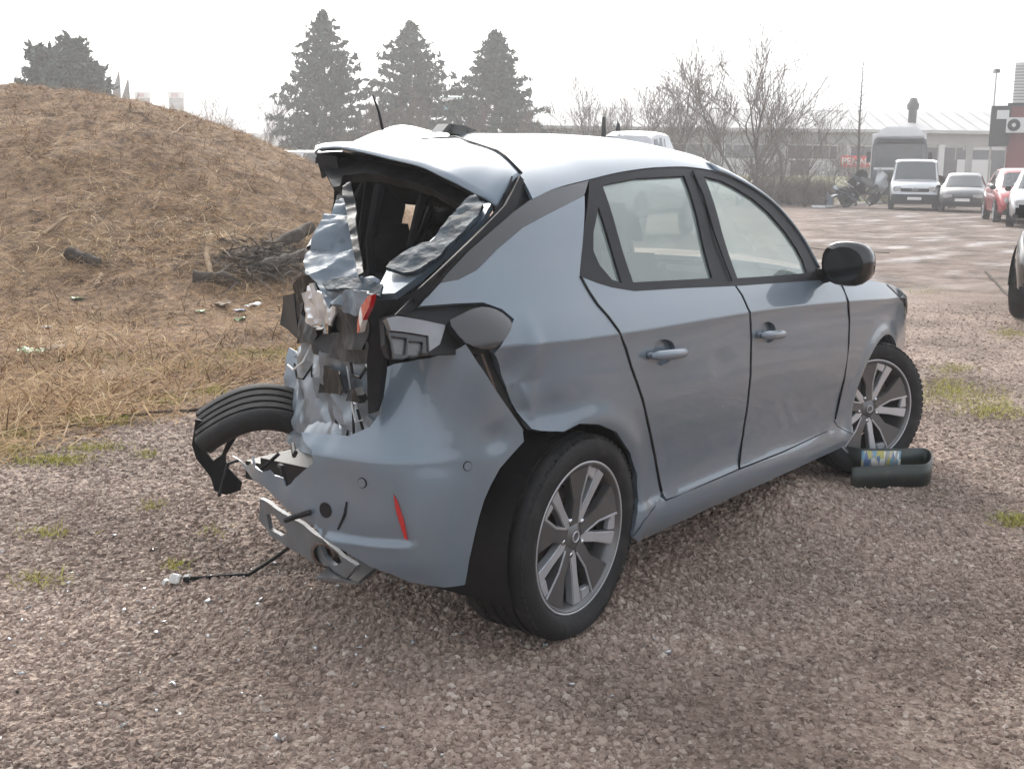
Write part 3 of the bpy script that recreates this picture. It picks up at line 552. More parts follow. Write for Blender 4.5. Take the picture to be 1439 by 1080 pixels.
# dry straw and roots over the mound, as one mass of bent strips
def blades(name, P, length, width, lift, col, mat, seed=1, bend=.3, seg=3, up=None):
    rs = np.random.RandomState(seed); n = len(P)
    th = rs.rand(n)*2*np.pi; el = np.clip(rs.randn(n)*lift[1]+lift[0], -.1, 1.45)
    D = np.stack([np.cos(th)*np.cos(el), np.sin(th)*np.cos(el), np.sin(el)], 1)
    S = np.stack([-np.sin(th), np.cos(th), rs.randn(n)*.3], 1); S /= np.linalg.norm(S, axis=1)[:, None]
    Ln = length[0] + (length[1]-length[0])*rs.rand(n)**2; Wd = width[0] + (width[1]-width[0])*rs.rand(n)
    bd = rs.randn(n)*bend; sag = rs.rand(n)*bend
    V = np.zeros((n, (seg+1)*2, 3)); 
    for k in range(seg+1):
        t = k/seg
        c = P + D*(Ln*t)[:, None] + S*(bd*Ln*t*t)[:, None]; c[:, 2] -= sag*Ln*t*t
        w_ = Wd*(1-.75*t)
        V[:, 2*k] = c + S*w_[:, None]*.5; V[:, 2*k+1] = c - S*w_[:, None]*.5
    b = (np.arange(n)*(seg+1)*2)[:, None]
    F = np.concatenate([np.stack([b+2*k, b+2*k+1, b+2*k+3, b+2*k+2], -1) for k in range(seg)], 1).reshape(-1, 4)
    tint = np.repeat(np.clip(col + rs.randn(n)*.18, 0, 1), (seg+1)*2)
    return fast_mesh(name, V.reshape(-1, 3), F, mat, col=tint)
M['straw'] = tint_mat('dry_straw', [(0, (.078,.044,.025)), (.35, (.25,.148,.072)), (.65, (.41,.265,.135)), (.9, (.54,.40,.23)), (1, (.66,.53,.34))])
M['moss'] = tint_mat('yellow_green_grass', [(0, (.15,.15,.035)), (.4, (.27,.26,.055)), (.75, (.40,.36,.09)), (1, (.50,.42,.18))])
rs = np.random.RandomState(3)
n = 380000
d_ = 5.2 + 26*rs.rand(n)**1.5; q_ = -.50 + .62*rs.rand(n); l_ = q_*d_
X_, Y_ = xy(l_, d_); keep = (rs.rand(n) < straw_w(X_, Y_)*(.35+.65*smooth(-.3, .25, fbm(l_*1.5, d_*1.5, 3.3))))
X_, Y_, dk = X_[keep], Y_[keep], d_[keep]
P_ = np.stack([X_, Y_, h_land(X_, Y_) - .004], 1)
tn = .52 + .7*fbm(X_*.7, Y_*.7, 4.2)
straw = blades('dry_straw', P_, (.04, .36), (.003, .011), (.17, .30), tn, M['straw'], 5, bend=.45)
tag(straw, 'tangled dry straw and roots covering the mound and its foot', 'straw', kind='stuff')
# grass: yellow-green tufts
def tuft_points(spots, rs):
    a = np.concatenate([np.stack([px + rs.randn(n)*.45*sx, py + rs.randn(n)*.45*sy], 1) for (px, py, sx, sy, n) in spots])
    return hits(a[:, 0], a[:, 1])
rs = np.random.RandomState(11)
spots = [(1350,560,80,18,420),(1400,580,60,14,320),(1330,545,40,12,200),(1425,735,24,8,120),(70,650,70,8,260),(130,632,60,4,120),(20,612,40,8,180),(15,635,30,6,120),(140,595,60,8,260),(230,565,40,8,150),
         (300,552,24,6,160),(340,500,60,14,260),(400,500,40,14,240),(205,642,10,3,40),(1340,520,30,8,120),(1425,470,30,8,160),(1290,410,60,8,120),(1180,360,40,6,120),(215,715,12,4,30),(70,755,40,5,60),(240,800,8,3,30),(300,752,6,3,16),(60,820,40,12,50),(1230,300,40,6,80),(150,505,120,12,200),(270,520,120,14,260)]
tp = tuft_points(spots, rs)
tp[:, 2] = h_land(tp[:, 0], tp[:, 1]) - .003
grass = blades('grass', np.repeat(tp, 5, 0) + np.concatenate([rs.randn(len(tp)*5, 2)*.025, np.zeros((len(tp)*5, 1))], 1), (.015, .07), (.002, .006), (.6, .4), np.full(len(tp)*5, .55), M['moss'], 8, bend=.4, seg=2)
tag(grass, 'patches of short yellow-green grass and moss between the stones', 'grass', kind='stuff')
# ------------------------------------------------------------------ panel building
def inside2d(P, poly):
    P = np.asarray(P, float); poly = np.asarray(poly, float); x, y = P[:, 0], P[:, 1]; r = np.zeros(len(P), bool)
    n = len(poly); j = n-1
    for i in range(n):
        xi, yi = poly[i]; xj, yj = poly[j]
        if yi != yj:
            c = ((yi > y) != (yj > y)) & (x < (xj-xi)*(y-yi)/(yj-yi)+xi); r ^= c
        j = i
    return r
def resample(poly, step):
    o = []; n = len(poly)
    for i in range(n):
        a = np.array(poly[i], float); b = np.array(poly[(i+1) % n], float)
        k = max(1, int(np.ceil(np.linalg.norm(b-a)/step)))
        for q in range(k): o.append(a+(b-a)*q/k)
    return np.array(o)
def rounded(poly, it=1):          # corner cutting on a closed outline
    p = np.array(poly, float)
    for _ in range(it):
        n = np.roll(p, -1, 0); p = np.stack([p*.75+n*.25, p*.25+n*.75], 1).reshape(-1, p.shape[1])
    return p
def fill2d(poly, step, holes=(), lines=()):
    outs = [resample(poly, step)] + [resample(h, step) for h in holes]
    pts = np.concatenate(outs); edges = []; b = 0
    for o in outs:
        n = len(o); edges += [(b+i, b+(i+1) % n) for i in range(n)]; b += n
    for ln in lines:
        k = inside2d(ln, outs[0])
        for h in outs[1:]: k &= ~inside2d(ln, h)
        d0 = np.min(np.hypot(ln[:, None, 0]-pts[None, :, 0], ln[:, None, 1]-pts[None, :, 1]), 1); k &= d0 > step*.2
        idx = np.nonzero(k)[0]
        for q, i in enumerate(idx):
            if q and idx[q-1] == i-1: edges.append((b+q-1, b+q))
        b += len(idx); pts = np.concatenate([pts, ln[k]])
    lo = pts.min(0); hi = pts.max(0); gs = step*.95
    gxs = np.arange(lo[0]+gs*.5, hi[0], gs); gys = np.arange(lo[1]+gs*.5, hi[1], gs*.87)
    G = np.array([(x+(gs*.5 if j % 2 else 0), y) for j, y in enumerate(gys) for x in gxs])
    if len(G):
        k = inside2d(G, outs[0])
        for h in outs[1:]: k &= ~inside2d(G, h)
        G = G[k]
        if len(G):
            dm = np.min(np.hypot(G[:, None, 0]-pts[None, :, 0], G[:, None, 1]-pts[None, :, 1]), 1); G = G[dm > step*.45]
            if len(G): pts = np.concatenate([pts, G])
    v, e, f, *_ = delaunay_2d_cdt([Vector(p) for p in pts], edges, [], 0, 1e-6)
    v = np.array([tuple(p) for p in v]); f = np.array([t for t in f if len(t) == 3])
    c = v[f].mean(1); k = inside2d(c, outs[0])
    for h in outs[1:]: k &= ~inside2d(c, h)
    return v, f[k]
def surf_panel(name, poly, S, mat, parent, step=.03, rim=.014, ref=None, holes=(), off=0.0, thick=False, lines=()):
    v2, f = fill2d(poly, step, holes, lines)
    e = 1e-4; P = S(v2[:, 0], v2[:, 1])
    n = np.cross(S(v2[:, 0]+e, v2[:, 1])-S(v2[:, 0]-e, v2[:, 1]), S(v2[:, 0], v2[:, 1]+e)-S(v2[:, 0], v2[:, 1]-e))
    n /= np.linalg.norm(n, axis=1)[:, None]+1e-12
    rf = np.asarray(ref(P) if callable(ref) else np.broadcast_to(ref, P.shape), float)
    if (n*rf).sum() < 0: n = -n
    P = P + n*off
    fn = np.cross(P[f[:, 1]]-P[f[:, 0]], P[f[:, 2]]-P[f[:, 0]]); flip = (fn*n[f].mean(1)).sum(1) < 0
    f[flip] = f[flip][:, ::-1]
    V = [P]; NN = [n]; F = [tuple(t) for t in f]
    if rim > 0:
        cnt = {}
        for t in f:
            for a, b in ((t[0], t[1]), (t[1], t[2]), (t[2], t[0])):
                cnt[(a, b)] = 1
        bd = [(a, b) for (a, b) in cnt if (b, a) not in cnt]; base = len(P); ex = []; exn = []
        for a, b in bd:
            ed = P[b]-P[a]; o = np.cross(ed, n[a]); o /= np.linalg.norm(o)+1e-12; k = base+len(ex)
            ex += [P[a], P[b], P[b]-n[b]*rim, P[a]-n[a]*rim]; exn += [o]*4; F.append((k+1, k, k+3, k+2))
        if ex: V.append(np.array(ex)); NN.append(np.array(exn))
    if thick:
        base = sum(len(q) for q in V); V.append(P-n*rim); NN.append(-n); F += [tuple(base+i for i in t[::-1]) for t in f]
    return mobj(name, np.concatenate(V), F, mat, parent, True, np.concatenate(NN))
def lnoise(x, y, seed=0.0):         # random heights on a triangle lattice, joined by flat facets: sharp straight creases
    x = np.asarray(x, float)+seed*3.7; y = np.asarray(y, float)*1.1547+seed*1.3; x = x-y*.5
    i = np.floor(x).astype(int); j = np.floor(y).astype(int); a, b = x-i, y-j; k = int(abs(seed)*7) & 63
    T = lambda p, q: _tab[p & 63, q & 63, k]*2-1
    lo = T(i, j)*(1-a-b)+T(i+1, j)*a+T(i, j+1)*b; hi = T(i+1, j+1)*(a+b-1)+T(i, j+1)*(1-a)+T(i+1, j)*(1-b)
    return np.where(a+b < 1, lo, hi)
def crumple(name, pts, mat, parent, amp=.02, freq=14, step=.014, rim=.003, seed=0.0, holes=(), facet=28, fold=None):
    p = np.array(pts, float); c = p.mean(0); u, s, vt = np.linalg.svd(p-c); a, b, n = vt
    if n @ (CAM-c) < 0: n = -n
    if np.cross(a, b) @ n < 0: b = -b
    to2 = lambda q: np.stack([(np.array(q)-c) @ a, (np.array(q)-c) @ b], 1)
    v2, f = fill2d(to2(p), step, [to2(h) for h in holes])
    x, y = v2[:, 0]*freq, v2[:, 1]*freq
    d = amp*(1.3*lnoise(x*.75, y*.75, seed) + .55*lnoise(x*1.9+.3*y, y*1.6, seed+5) + .18*lnoise(x*4.5, y*4.5, seed+9))
    if fold is not None: d = d + fold(v2)
    P = c + v2[:, :1]*a + v2[:, 1:]*b + d[:, None]*n
    k = len(P); V = np.concatenate([P, P-n*rim]); F = [tuple(t) for t in f] + [tuple(t[::-1]+k) for t in f]
    cnt = set()
    for t in f:
        for q in ((t[0], t[1]), (t[1], t[2]), (t[2], t[0])): cnt.add((int(q[0]), int(q[1])))
    F += [(q[0], q[0]+k, q[1]+k, q[1]) for q in cnt if (q[1], q[0]) not in cnt]
    o = mobj(name, V, F, mat, parent); return smooth_by_angle(o, facet) if facet else o
def plate(name, pts, mat, parent, rim=.006, step=.03, holes=()): return crumple(name, pts, mat, parent, amp=0.0, step=step, rim=rim, holes=holes)
def loft(name, A, B, mat, parent, n=36, k=8, bulge=None, rim=.0):   # sheet between two curves
    def rs_(c, n):
        c = np.array(c, float); s = np.concatenate([[0], np.cumsum(np.linalg.norm(np.diff(c, axis=0), axis=1))]); s /= s[-1]
        t = np.linspace(0, 1, n); return np.stack([pchip(s, c[:, i])(t) for i in range(3)], 1)
    a, b = rs_(A, n), rs_(B, n); V = []
    for i in range(k):
        t = i/(k-1); q = a*(1-t)+b*t
        if bulge is not None: q = q + np.array(bulge)*(4*t*(1-t))
        V.append(q)
    V = np.concatenate(V); F = [(i*n+j, i*n+j+1, (i+1)*n+j+1, (i+1)*n+j) for i in range(k-1) for j in range(n-1)]
    o = mobj(name, V, F, mat, parent, True)
    if rim:
        s = o.modifiers.new('thick', 'SOLIDIFY'); s.thickness = rim; s.offset = 0
    return o

# ------------------------------------------------------------------ the wrecked car
car = empty('wrecked_car', (0, 0, 0))
tag(car, 'grey-blue five-door hatchback with its rear end crushed, standing on the gravel', 'car')
def S_side(x, z): return np.stack([x, side_y(x, z), z], -1)
def S_left(x, z):
    xx = np.where(x < 1.2, .55+(x+.7)*(.65/1.9), x)
    yy = -side_y(x, z) + .05*smooth(1.2, .2, x)*vnoise(x*6, z*6, 2.0)
    return np.stack([xx, yy, z], -1)
RIGHT, LEFT = (0, -1, .15), (0, 1, .15)
def dent(S):                       # shallow dents in the rear quarter behind the wheel arch
    def f(x, z):
        p = S(x, z).copy()
        g = .035*np.exp(-(((x+.30)/.10)**2+((z-.80)/.085)**2)) + .018*np.exp(-(((x+.22)/.14)**2+((z-.70)/.05)**2)) - .012*np.exp(-(((x+.24)/.03)**2+((z-.83)/.10)**2))
        g = g + .004*np.exp(-(((x-.80)/.12)**2+((z-.72)/.05)**2)) - .003*np.exp(-(((x-.74)/.04)**2+((z-.70)/.04)**2))
        g = g + .016*lnoise(x*11, z*11, 3.0)*np.exp(-(((x+.29)/.09)**2+((z-.76)/.10)**2))
        p[..., 1] = p[..., 1] + g; return p
    return f
SR = dent(S_side)
_cx = np.arange(-.6, 3.2, .02); CREASE = [np.stack([_cx, ZC(_cx)+q], 1) for q in (-.006, 0, .006)]
quarter = surf_panel('quarter_panel', D['quarter'], SR, M['paint'], car, .016, .02, RIGHT, lines=CREASE)
quarter['label'] = 'rear quarter panel dented behind the wheel arch'
rdoor = surf_panel('rear_door', D['rear_door'], SR, M['paint'], car, .025, .02, RIGHT, holes=[rounded(D['cup_r'], 2)], lines=CREASE)
fdoor = surf_panel('front_door', D['front_door'], SR, M['paint'], car, .025, .02, RIGHT, holes=[rounded(D['cup_f'], 2)], lines=CREASE)
for dr, cup, hd in ((rdoor, 'cup_r', 'handle_r'), (fdoor, 'cup_f', 'handle_f')):
    surf_panel('handle_recess', rounded(D[cup], 2), SR, M['paint'], dr, .02, 0, RIGHT, off=-.019)
    hp_ = np.array(D[hd]); xa, xb = hp_[:, 0].min(), hp_[:, 0].max(); xs_ = np.linspace(xa+.004, xb-.004, 9); zs_ = np.interp(xs_, [xa, xb], [hp_[[0, 6], 1].mean(), hp_[[3, 4], 1].mean()])
    hc = SR(xs_, zs_)+np.array([0, -.020, 0])+np.stack([0*xs_, -.010*np.sin(np.linspace(0, math.pi, 9)), 0*xs_], 1); hb = MB().tube(hc, [.008, .015, .0165, .017, .017, .017, .0165, .015, .008], 12)
    hb.v = [(x, y if False else hc[i//12][1]+(y-hc[i//12][1])*.8, z) for i, (x, y, z) in enumerate(hb.v)]; hb.obj('door_handle', M['paint'], dr, True)
    for xe_, ze_ in ((xs_[0]+.012, zs_[0]), (xs_[-1]-.012, zs_[-1])): pe = SR(np.array([xe_]), np.array([ze_]))[0]; MB().tube([pe+np.array([0, .004, 0]), pe+np.array([0, -.018, 0])], .010, 10).obj('handle_foot', M['paint'], dr, True)
ARCF = [(2.5+.335*math.cos(a), .31+.335*math.sin(a)) for a in np.linspace(0, math.pi, 25)]
FENDER = [(1.955,.943),(2.05,.928),(2.3,.905),(2.6,.87),(2.8,.835)] + [(2.95,.79),(3.05,.74),(3.13,.66),(3.16,.55),(3.15,.36),(2.98,.22),(2.86,.24)] + ARCF + [(2.165,.24),(2.02,.30),(1.978,.335),(2.02,.509),(2.009,.66),(1.999,.758),(1.987,.836),(1.965,.902)]
surf_panel('front_fender', FENDER, S_side, M['paint'], car, .028, .02, RIGHT, lines=CREASE)
SILL = [(.49,.302),(1.03,.300),(1.42,.292),(1.90,.293),(1.975,.328),(2.015,.298),(2.16,.238),(2.10,.20),(.9,.20),(.34,.195),(.283,.228),(.325,.275),(.41,.295),(.457,.326)]
surf_panel('side_sill', SILL, S_side, M['paint'], car, .03, .03, RIGHT)
trim = surf_panel('pillar_trim', D['trim'], S_side, M['black_gloss'], car, .025, .012, RIGHT, off=-.003)
surf_panel('weather_strip', D['gap'], S_side, M['rubber'], car, .02, .02, RIGHT, off=-.010)
frame = surf_panel('window_frame', D['dlo'], S_side, M['frame'] if 'frame' in M else M['black'], car, .022, .02, RIGHT, holes=[D['rwin'], D['qwin'], D['fwin']], off=-.004)
for nm, k in (('rear_window', 'rwin'), ('quarter_window', 'qwin'), ('front_window', 'fwin')):
    g = surf_panel(nm, D[k], S_side, M['glass'], car, .05, 0, RIGHT, off=-.012)
# seam between the two door frames on the centre pillar
seam = S_side(np.array([1.0, 1.005, 1.012, 1.04, 1.055]), np.array([.985, 1.05, 1.15, 1.28, 1.365]))
MB().tube(seam + np.array([0, -.0015, 0]), .0035, 5).obj('pillar_seam', M['rubber'], frame)
# rubber seals showing in the shut lines
def seal(pts, r_, parent): p_ = SR(np.array([q[0] for q in pts]), np.array([q[1] for q in pts])); MB().tube(p_+np.array([0, .0015, 0]), r_, 6).obj('door_seal', M['rubber'], parent, True)
seal(D['rseam'], .0062, rdoor); seal(D['fseam'], .0062, fdoor); seal(D['mseam'], .0030, fdoor)
# left side, crushed forward
surf_panel('front_fender', FENDER, lambda x, z: S_left(x, z), M['paint'], car, .05, .02, LEFT)
surf_panel('front_door', D['front_door'], S_left, M['paint'], car, .05, .02, LEFT)
surf_panel('rear_door', D['rear_door'], S_left, M['paint'], car, .04, .02, LEFT)['label'] = 'rear door buckled by the crash'
surf_panel('side_sill', SILL, S_left, M['paint'], car, .06, .03, LEFT)
fl = surf_panel('window_frame', D['dlo'], S_left, M['black'], car, .04, .02, LEFT, holes=[D['rwin'], D['fwin']], off=-.004)
surf_panel('front_window', D['fwin'], S_left, M['glass'], car, .08, 0, LEFT, off=-.012)

# roof
RAILX = [-.10, .0, .112, .325, .58, .815, 1.007, 1.125, 1.297, 1.428, 1.541, 1.632, 1.714, 1.788, 1.831, 1.845]
RAILZ = [1.262, 1.284, 1.308, 1.335, 1.362, 1.376, 1.380, 1.376, 1.359, 1.325, 1.286, 1.244, 1.184, 1.112, 1.039, .965]
RZ = pchip(RAILX, RAILZ)
ROOFC = pchip([-.15, .1, .29, .45, .95, 1.3, 1.42], [1.405, 1.44, 1.463, 1.482, 1.496, 1.472, 1.455])
def S_roof(x, s):
    z0 = RZ(x); y0 = side_y(x, z0); a = np.abs(s)
    z = z0 + (ROOFC(x)-z0)*(1-(.55*a**2.2+.45*a**7))
    y = -s*y0
    bx = .075*np.exp(-(((x-.66)/.17)**2+((y-.47)/.15)**2)) + .03*np.exp(-(((x-.42)/.09)**2+((y-.28)/.13)**2)) - .022*np.exp(-(((x-.40)/.05)**2+((y-.05)/.14)**2)) - .03*np.exp(-(((x-.55)/.05)**2+((y-.30)/.10)**2))
    bx = bx + .010*vnoise(x*14, y*9, 3.3)*np.exp(-(((x-.40)/.16)**2+((y-.22)/.3)**2))
    return np.stack([x, y, z+bx], -1)
lead_s = []
for p in D['lead']:
    x = p[0]; y0 = float(side_y(x, RZ(x))); lead_s.append((x, max(-1, min(1, -p[1]/y0))))
ROOF = [(-.02, -1.0)] + [(x+.012, s) for x, s in reversed(lead_s[:-1])] + [(.30, .62), (.42, .82), (.50, 1.0)] + [(x, 1.0) for x in (.8, 1.1, 1.30)] + [(1.36, .6), (1.39, 0), (1.36, -.6), (1.30, -1)] + [(x, -1.0) for x in (1.1, .8, .5, .3, .1)]
surf_panel('roof', ROOF, S_roof, M['paint'], car, .03, .012, (0, 0, 1))
hl = np.array([S_roof(np.array([x]), np.array([s]))[0]-np.array([0, 0, .035]) for x in np.linspace(.5, 1.36, 8) for s in np.linspace(-.93, .9, 9)])
mobj('headliner', hl, [(i*9+j, i*9+j+1, (i+1)*9+j+1, (i+1)*9+j) for i in range(7) for j in range(8)], M['liner'], car, True)
# windscreen pillars, windscreen, bonnet
def pil(side):
    xs = np.linspace(1.25, 1.845, 22); z = RZ(xs); y = side_y(xs, z); o = np.stack([xs, y*-side, z], 1)
    i = o + np.stack([np.full(22, .012)+.02*(xs-1.25), side*-.055*np.ones(22)*1.0, .030-.018*(xs-1.25)/.6], 1); return o, i
for sd_ in (-1, 1):
    o_, i_ = pil(sd_); loft('windscreen_pillar', o_, i_, M['paint'], car, 22, 5, (0, sd_*.006, .006), rim=.01)
oR, iR = pil(-1); oL, iL = pil(1)
ws = []
for k in range(22):
    for s in np.linspace(0, 1, 13): ws.append(iR[k]*(1-s)+iL[k]*s + np.array([.16*4*s*(1-s)*(1+k/40), 0, .03*4*s*(1-s)]))
mobj('windscreen', ws, [(i*13+j, i*13+j+1, (i+1)*13+j+1, (i+1)*13+j) for i in range(21) for j in range(12)], M['glass'], car, True)
def S_hood(x, s):
    zt = np.interp(x, [1.8, 2.05, 2.3, 2.6, 2.8, 2.95, 3.05, 3.13], [.955, .928, .905, .87, .835, .79, .74, .66]); y0 = side_y(x, zt)
    return np.stack([x, -s*y0, zt+.065*(1-np.abs(s)**2.2)*np.interp(x, [1.8, 3.13], [1, .5])], -1)
surf_panel('bonnet', [(1.97, -.97), (2.12, -.5), (2.16, 0), (2.12, .5), (1.97, .97), (2.6, .985), (2.95, .985), (3.10, .97), (3.13, 0), (3.10, -.97), (2.95, -.985), (2.6, -.985)], S_hood, M['paint'], car, .05, .02, (0, 0, 1))
nz = []
for z in np.linspace(.22, .68, 8):
    for s in np.linspace(-1, 1, 13):
        x = 3.14; y = -s*float(side_y(x, z)); nz.append((x + .07*(1-s*s) - .06*max(0, (.34-z)/.12), y, z))
mobj('front_bumper', nz, [(i*13+j, i*13+j+1, (i+1)*13+j+1, (i+1)*13+j) for i in range(7) for j in range(12)], M['paint'], car, True)
surf_panel('headlight', [(2.62,.862),(2.8,.825),(2.95,.78),(3.05,.73),(3.10,.68),(2.95,.72),(2.8,.775)], S_side, M['glass_dark'], car, .04, .01, RIGHT, off=.003)
surf_panel('headlight', [(2.62,.862),(2.8,.825),(2.95,.78),(3.05,.73),(3.10,.68),(2.95,.72),(2.8,.775)], S_left, M['glass_dark'], car, .04, .01, LEFT, off=.003)
# door mirror
mr = MB()
msec = [(-.050,.0,.0),(-.047,.95,.95),(-.02,1.04,1.04),(.03,.96,.95),(.075,.66,.64),(.094,.25,.25),(.097,.0,.0)]
for i, (ax, sy, sz) in enumerate(msec):
    for k in range(20):
        th = 2*math.pi*k/20; cy = math.copysign(abs(math.cos(th))**.75, math.cos(th)); sz_ = math.copysign(abs(math.sin(th))**.75, math.sin(th))
        mr.v.append((ax, cy*.102*sy, sz_*.086*sz - .01*ax))
for i in range(len(msec)-1):
    for k in range(20): mr.f.append((i*20+k, i*20+(k+1) % 20, (i+1)*20+(k+1) % 20, (i+1)*20+k))
mirror = mr.obj('door_mirror', M['black_gloss'], car, True, loc=(1.79, -.935, 1.01), rot=(0, 0, R(-6)))
gm = MB(); gm.v = [(-.0525, .085*math.cos(t), .068*math.sin(t)) for t in np.linspace(0, 2*math.pi, 24, endpoint=False)]; gm.f = [tuple(range(24))]
gm.obj('mirror_glass', M['black_gloss'], mirror)
MB().tube([(0, .07, -.045), (.02, .14, -.06)], [.03, .035], 8).obj('mirror_arm', M['black'], mirror)

# rear bumper cover, torn off on its left
BL = pchip([.2, .36, .395, .412, .43, .5, .6, .92], [0, 0, .004, -.014, -.012, -.006, 0, 0])
def S_b(t, z):
    p = bump_s(t, z); e = 1e-3; dx = BX(t+e)-BX(t-e); dy = BY(t+e)-BY(t-e); l = np.hypot(dx, dy)+1e-9
    o = BL(z)*smooth(.34, .40, t)*smooth(1.1, .7, t) + .012*vnoise(t*9, z*11, 4.0)*smooth(.55, 1.0, t) + .006*vnoise(t*16, z*16, 6.0)*smooth(.40, .7, t)
    o = o - .012*np.exp(-(((t-.10)/.05)**2+((z-.66)/.04)**2)) - .010*np.exp(-(((t-.30)/.09)**2+((z-.62)/.05)**2))
    return p + np.stack([-dy/l*o, dx/l*o, 0*o], -1)
RB = lambda P: np.stack([-np.ones(len(P)), np.where(P[:, 1] < -.6, -1.0, -.2), np.zeros(len(P))], 1)
bumper = surf_panel('rear_bumper', D['bumper'], S_b, M['paint'], car, .018, .004, RB, thick=True)
bumper['label'] = 'rear bumper cover torn open on its left'
surf_panel('reflector', D['reflector'], S_b, M['red_lens'], bumper, .02, .008, RB, off=.006)
def ring_on(t0, z0, r, name, mat, off=.002, k=1.0):
    a = np.linspace(0, 2*math.pi, 18, endpoint=False); surf_panel(name, [(t0+r*k*math.cos(q), z0+r*math.sin(q)) for q in a], S_b, mat, bumper, .01, .004, RB, off=off)
ring_on(*D['sensor'][0], .014, 'parking_sensor_ring', M['rubber'], .0022); ring_on(*D['sensor'][0], .012, 'parking_sensor', M['paint'], .0045)
ring_on(*D['sensor2'][0], .013, 'parking_sensor_ring', M['rubber'], .0022); ring_on(*D['sensor2'][0], .011, 'parking_sensor', M['paint'], .0045)
ring_on(*D['hole'][0], .021, 'sensor_hole', M['black'], .003)
tl = S_b(np.array([p[0] for p in D['tearline']]), np.array([p[1] for p in D['tearline']]))
MB().tube(tl + np.array([-.003, 0, 0]), [.002, .004, .002], 5).obj('crack', M['rubber'], bumper)
h0 = S_b(np.array([.66]), np.array([.445]))[0]
MB().tube([h0+np.array([-.005, 0, .01]), h0+np.array([-.03, .035, -.004]), h0+np.array([-.035, .065, -.018])], .008, 8).obj('hanging_sensor', M['black'], bumper)
val = crumple('lower_valance', D['valance'], M['valance'], car, .006, 12, .016, .012, 2.0, holes=[D['vhole1'], D['vhole2']])
pipe = MB().lathe([(.030, -.05), (.040, -.05), (.042, .04), (.036, .04), (.030, -.04)], 20).obj('exhaust_pipe', M['steel'], car, True, loc=(-.56, -.37, .315), rot=(R(10), 0, R(-75)))
MB().box((-.575, -.46, .272), (.20, .13, .010), R(20)).obj('exhaust_bracket', M['rim_dark'], car, bevel=.003)
# right tail light
surf_panel('lamp_housing', D['lampopen'], S_side, M['black'], car, .02, .02, RIGHT, off=-.022)
_lc = np.array(D['lens']).mean(0)
def S_lens(x, z):
    q = np.clip(1-((x-_lc[0])/.125)**2-((z-_lc[1])/.062)**2, 0, 1); p = S_side(x, z).copy(); p[..., 1] -= .016*q; return p
lamp = surf_panel('tail_light', rounded(D['lens'], 1), S_lens, M['lens_smoke'] if 'lens_smoke' in M else M['black_gloss'], car, .018, .03, RIGHT, off=.006)
lamp['label'] = 'smoked tail light, its inner half broken open'
surf_panel('lamp_reflector', D['chrome'], S_side, M['chrome_dull'] if 'chrome_dull' in M else M['chrome'], lamp, .018, .02, RIGHT, off=-.004)
surf_panel('lamp_frame', D['cellframe'], S_side, M['black_gloss'], lamp, .02, .015, RIGHT, off=-.010, holes=[D['cell1'], D['cell2']])
for k in ('cell1', 'cell2'): surf_panel('lamp_cell', D[k], S_side, M['cell'] if 'cell' in M else M['chrome'], lamp, .02, 0, RIGHT, off=-.018)
strip = crumple('door_seal_strip', D['strip'], M['rubber'], car, .006, 9, .02, .03, 3.0, facet=60)
strip['label'] = 'black seal strip hanging loose from the tailgate opening'
surf_panel('pillar_backing', D['backing'], S_side, M['black'], car, .03, 0, RIGHT, off=-.028)
surf_panel('gap_shade_sheet', D['gapback'], S_side, M['black'], car, .02, 0, RIGHT, off=-.035)  # black sheet added behind the bumper-quarter gap, its colour standing in for shade
# bracket between bumper and quarter
br = S_side(np.array([-.40, -.36, -.33, -.29]), np.array([.885, .80, .73, .66])) + np.array([-.03, .045, 0])
MB().tube(br, [.02, .022, .024, .03], 6).obj('bumper_bracket', M['black'], car)
MB().tube(br + np.array([.012, -.012, .01]), .006, 5).obj('bracket_edge', M['steel'], car)

# tailgate remains: spoiler, window frame, crushed skin
spoiler = loft('roof_spoiler', D['lead'], D['trail'], M['paint'], car, 60, 10, (0, 0, .016), rim=.005)
spoiler['label'] = 'roof spoiler bent up on its left'
under = loft('spoiler_underside', np.array(D['lead'])+[-.01, 0, -.05], np.array(D['trail'])+[.004, 0, -.012], M['black'], spoiler, 40, 5, (0, 0, .0))
MB().tube(np.array(D['lead'])+[0, 0, .004], .0045, 5).obj('roof_seam', M['rubber'], spoiler, True)
_m = np.array(D['lead'])*(1-np.linspace(.25, .75, 10))[:, None]+np.array(D['trail'])*np.linspace(.25, .75, 10)[:, None]
MB().tube((_m+[0, 0, .0135])[2:], .0025, 5).obj('spoiler_seam', M['rubber'], spoiler, True)
crumple('spoiler_flap', D['flap'], M['black'], spoiler, .006, 12, .02, .012, 1.0)
crumple('tailgate_inner_frame', D['innerframe'], M['black'], car, .012, 10, .02, .03, 4.0)
wf = crumple('tailgate_frame', D['winframe_r'], M['paint'], car, .004, 6, .016, .02, 6.0, facet=50)
crumple('crazed_glass', D['glass_r'], M['crazed'], wf, .010, 16, .012, .012, 7.0, facet=20)
def folds(v): return .016*np.abs(((v[:, 0]*7+v[:, 1]*2+.9*vnoise(v[:, 0]*5, v[:, 1]*9, 2.2)) % 1)-.5)*2-.008
lm = crumple('tailgate_skin', D['skin'], M['paint_wreck'], car, .024, 11, .010, .004, 11.0, facet=26, fold=folds)
lm['label'] = 'crumpled body-colour tailgate skin'
crumple('torn_trim', D['dark_strip'], M['black'], car, .014, 14, .011, .008, 51.0, facet=22)
crumple('crazed_glass', D['lip'], M['crazed'], wf, .010, 14, .011, .008, 52.0, facet=20)
crumple('crushed_plate', D['under'], M['paint_wreck'], car, .016, 12, .011, .005, 53.0, facet=22)
crumple('torn_trim', D['left_black'], M['black'], car, .012, 10, .014, .012, 12.0)
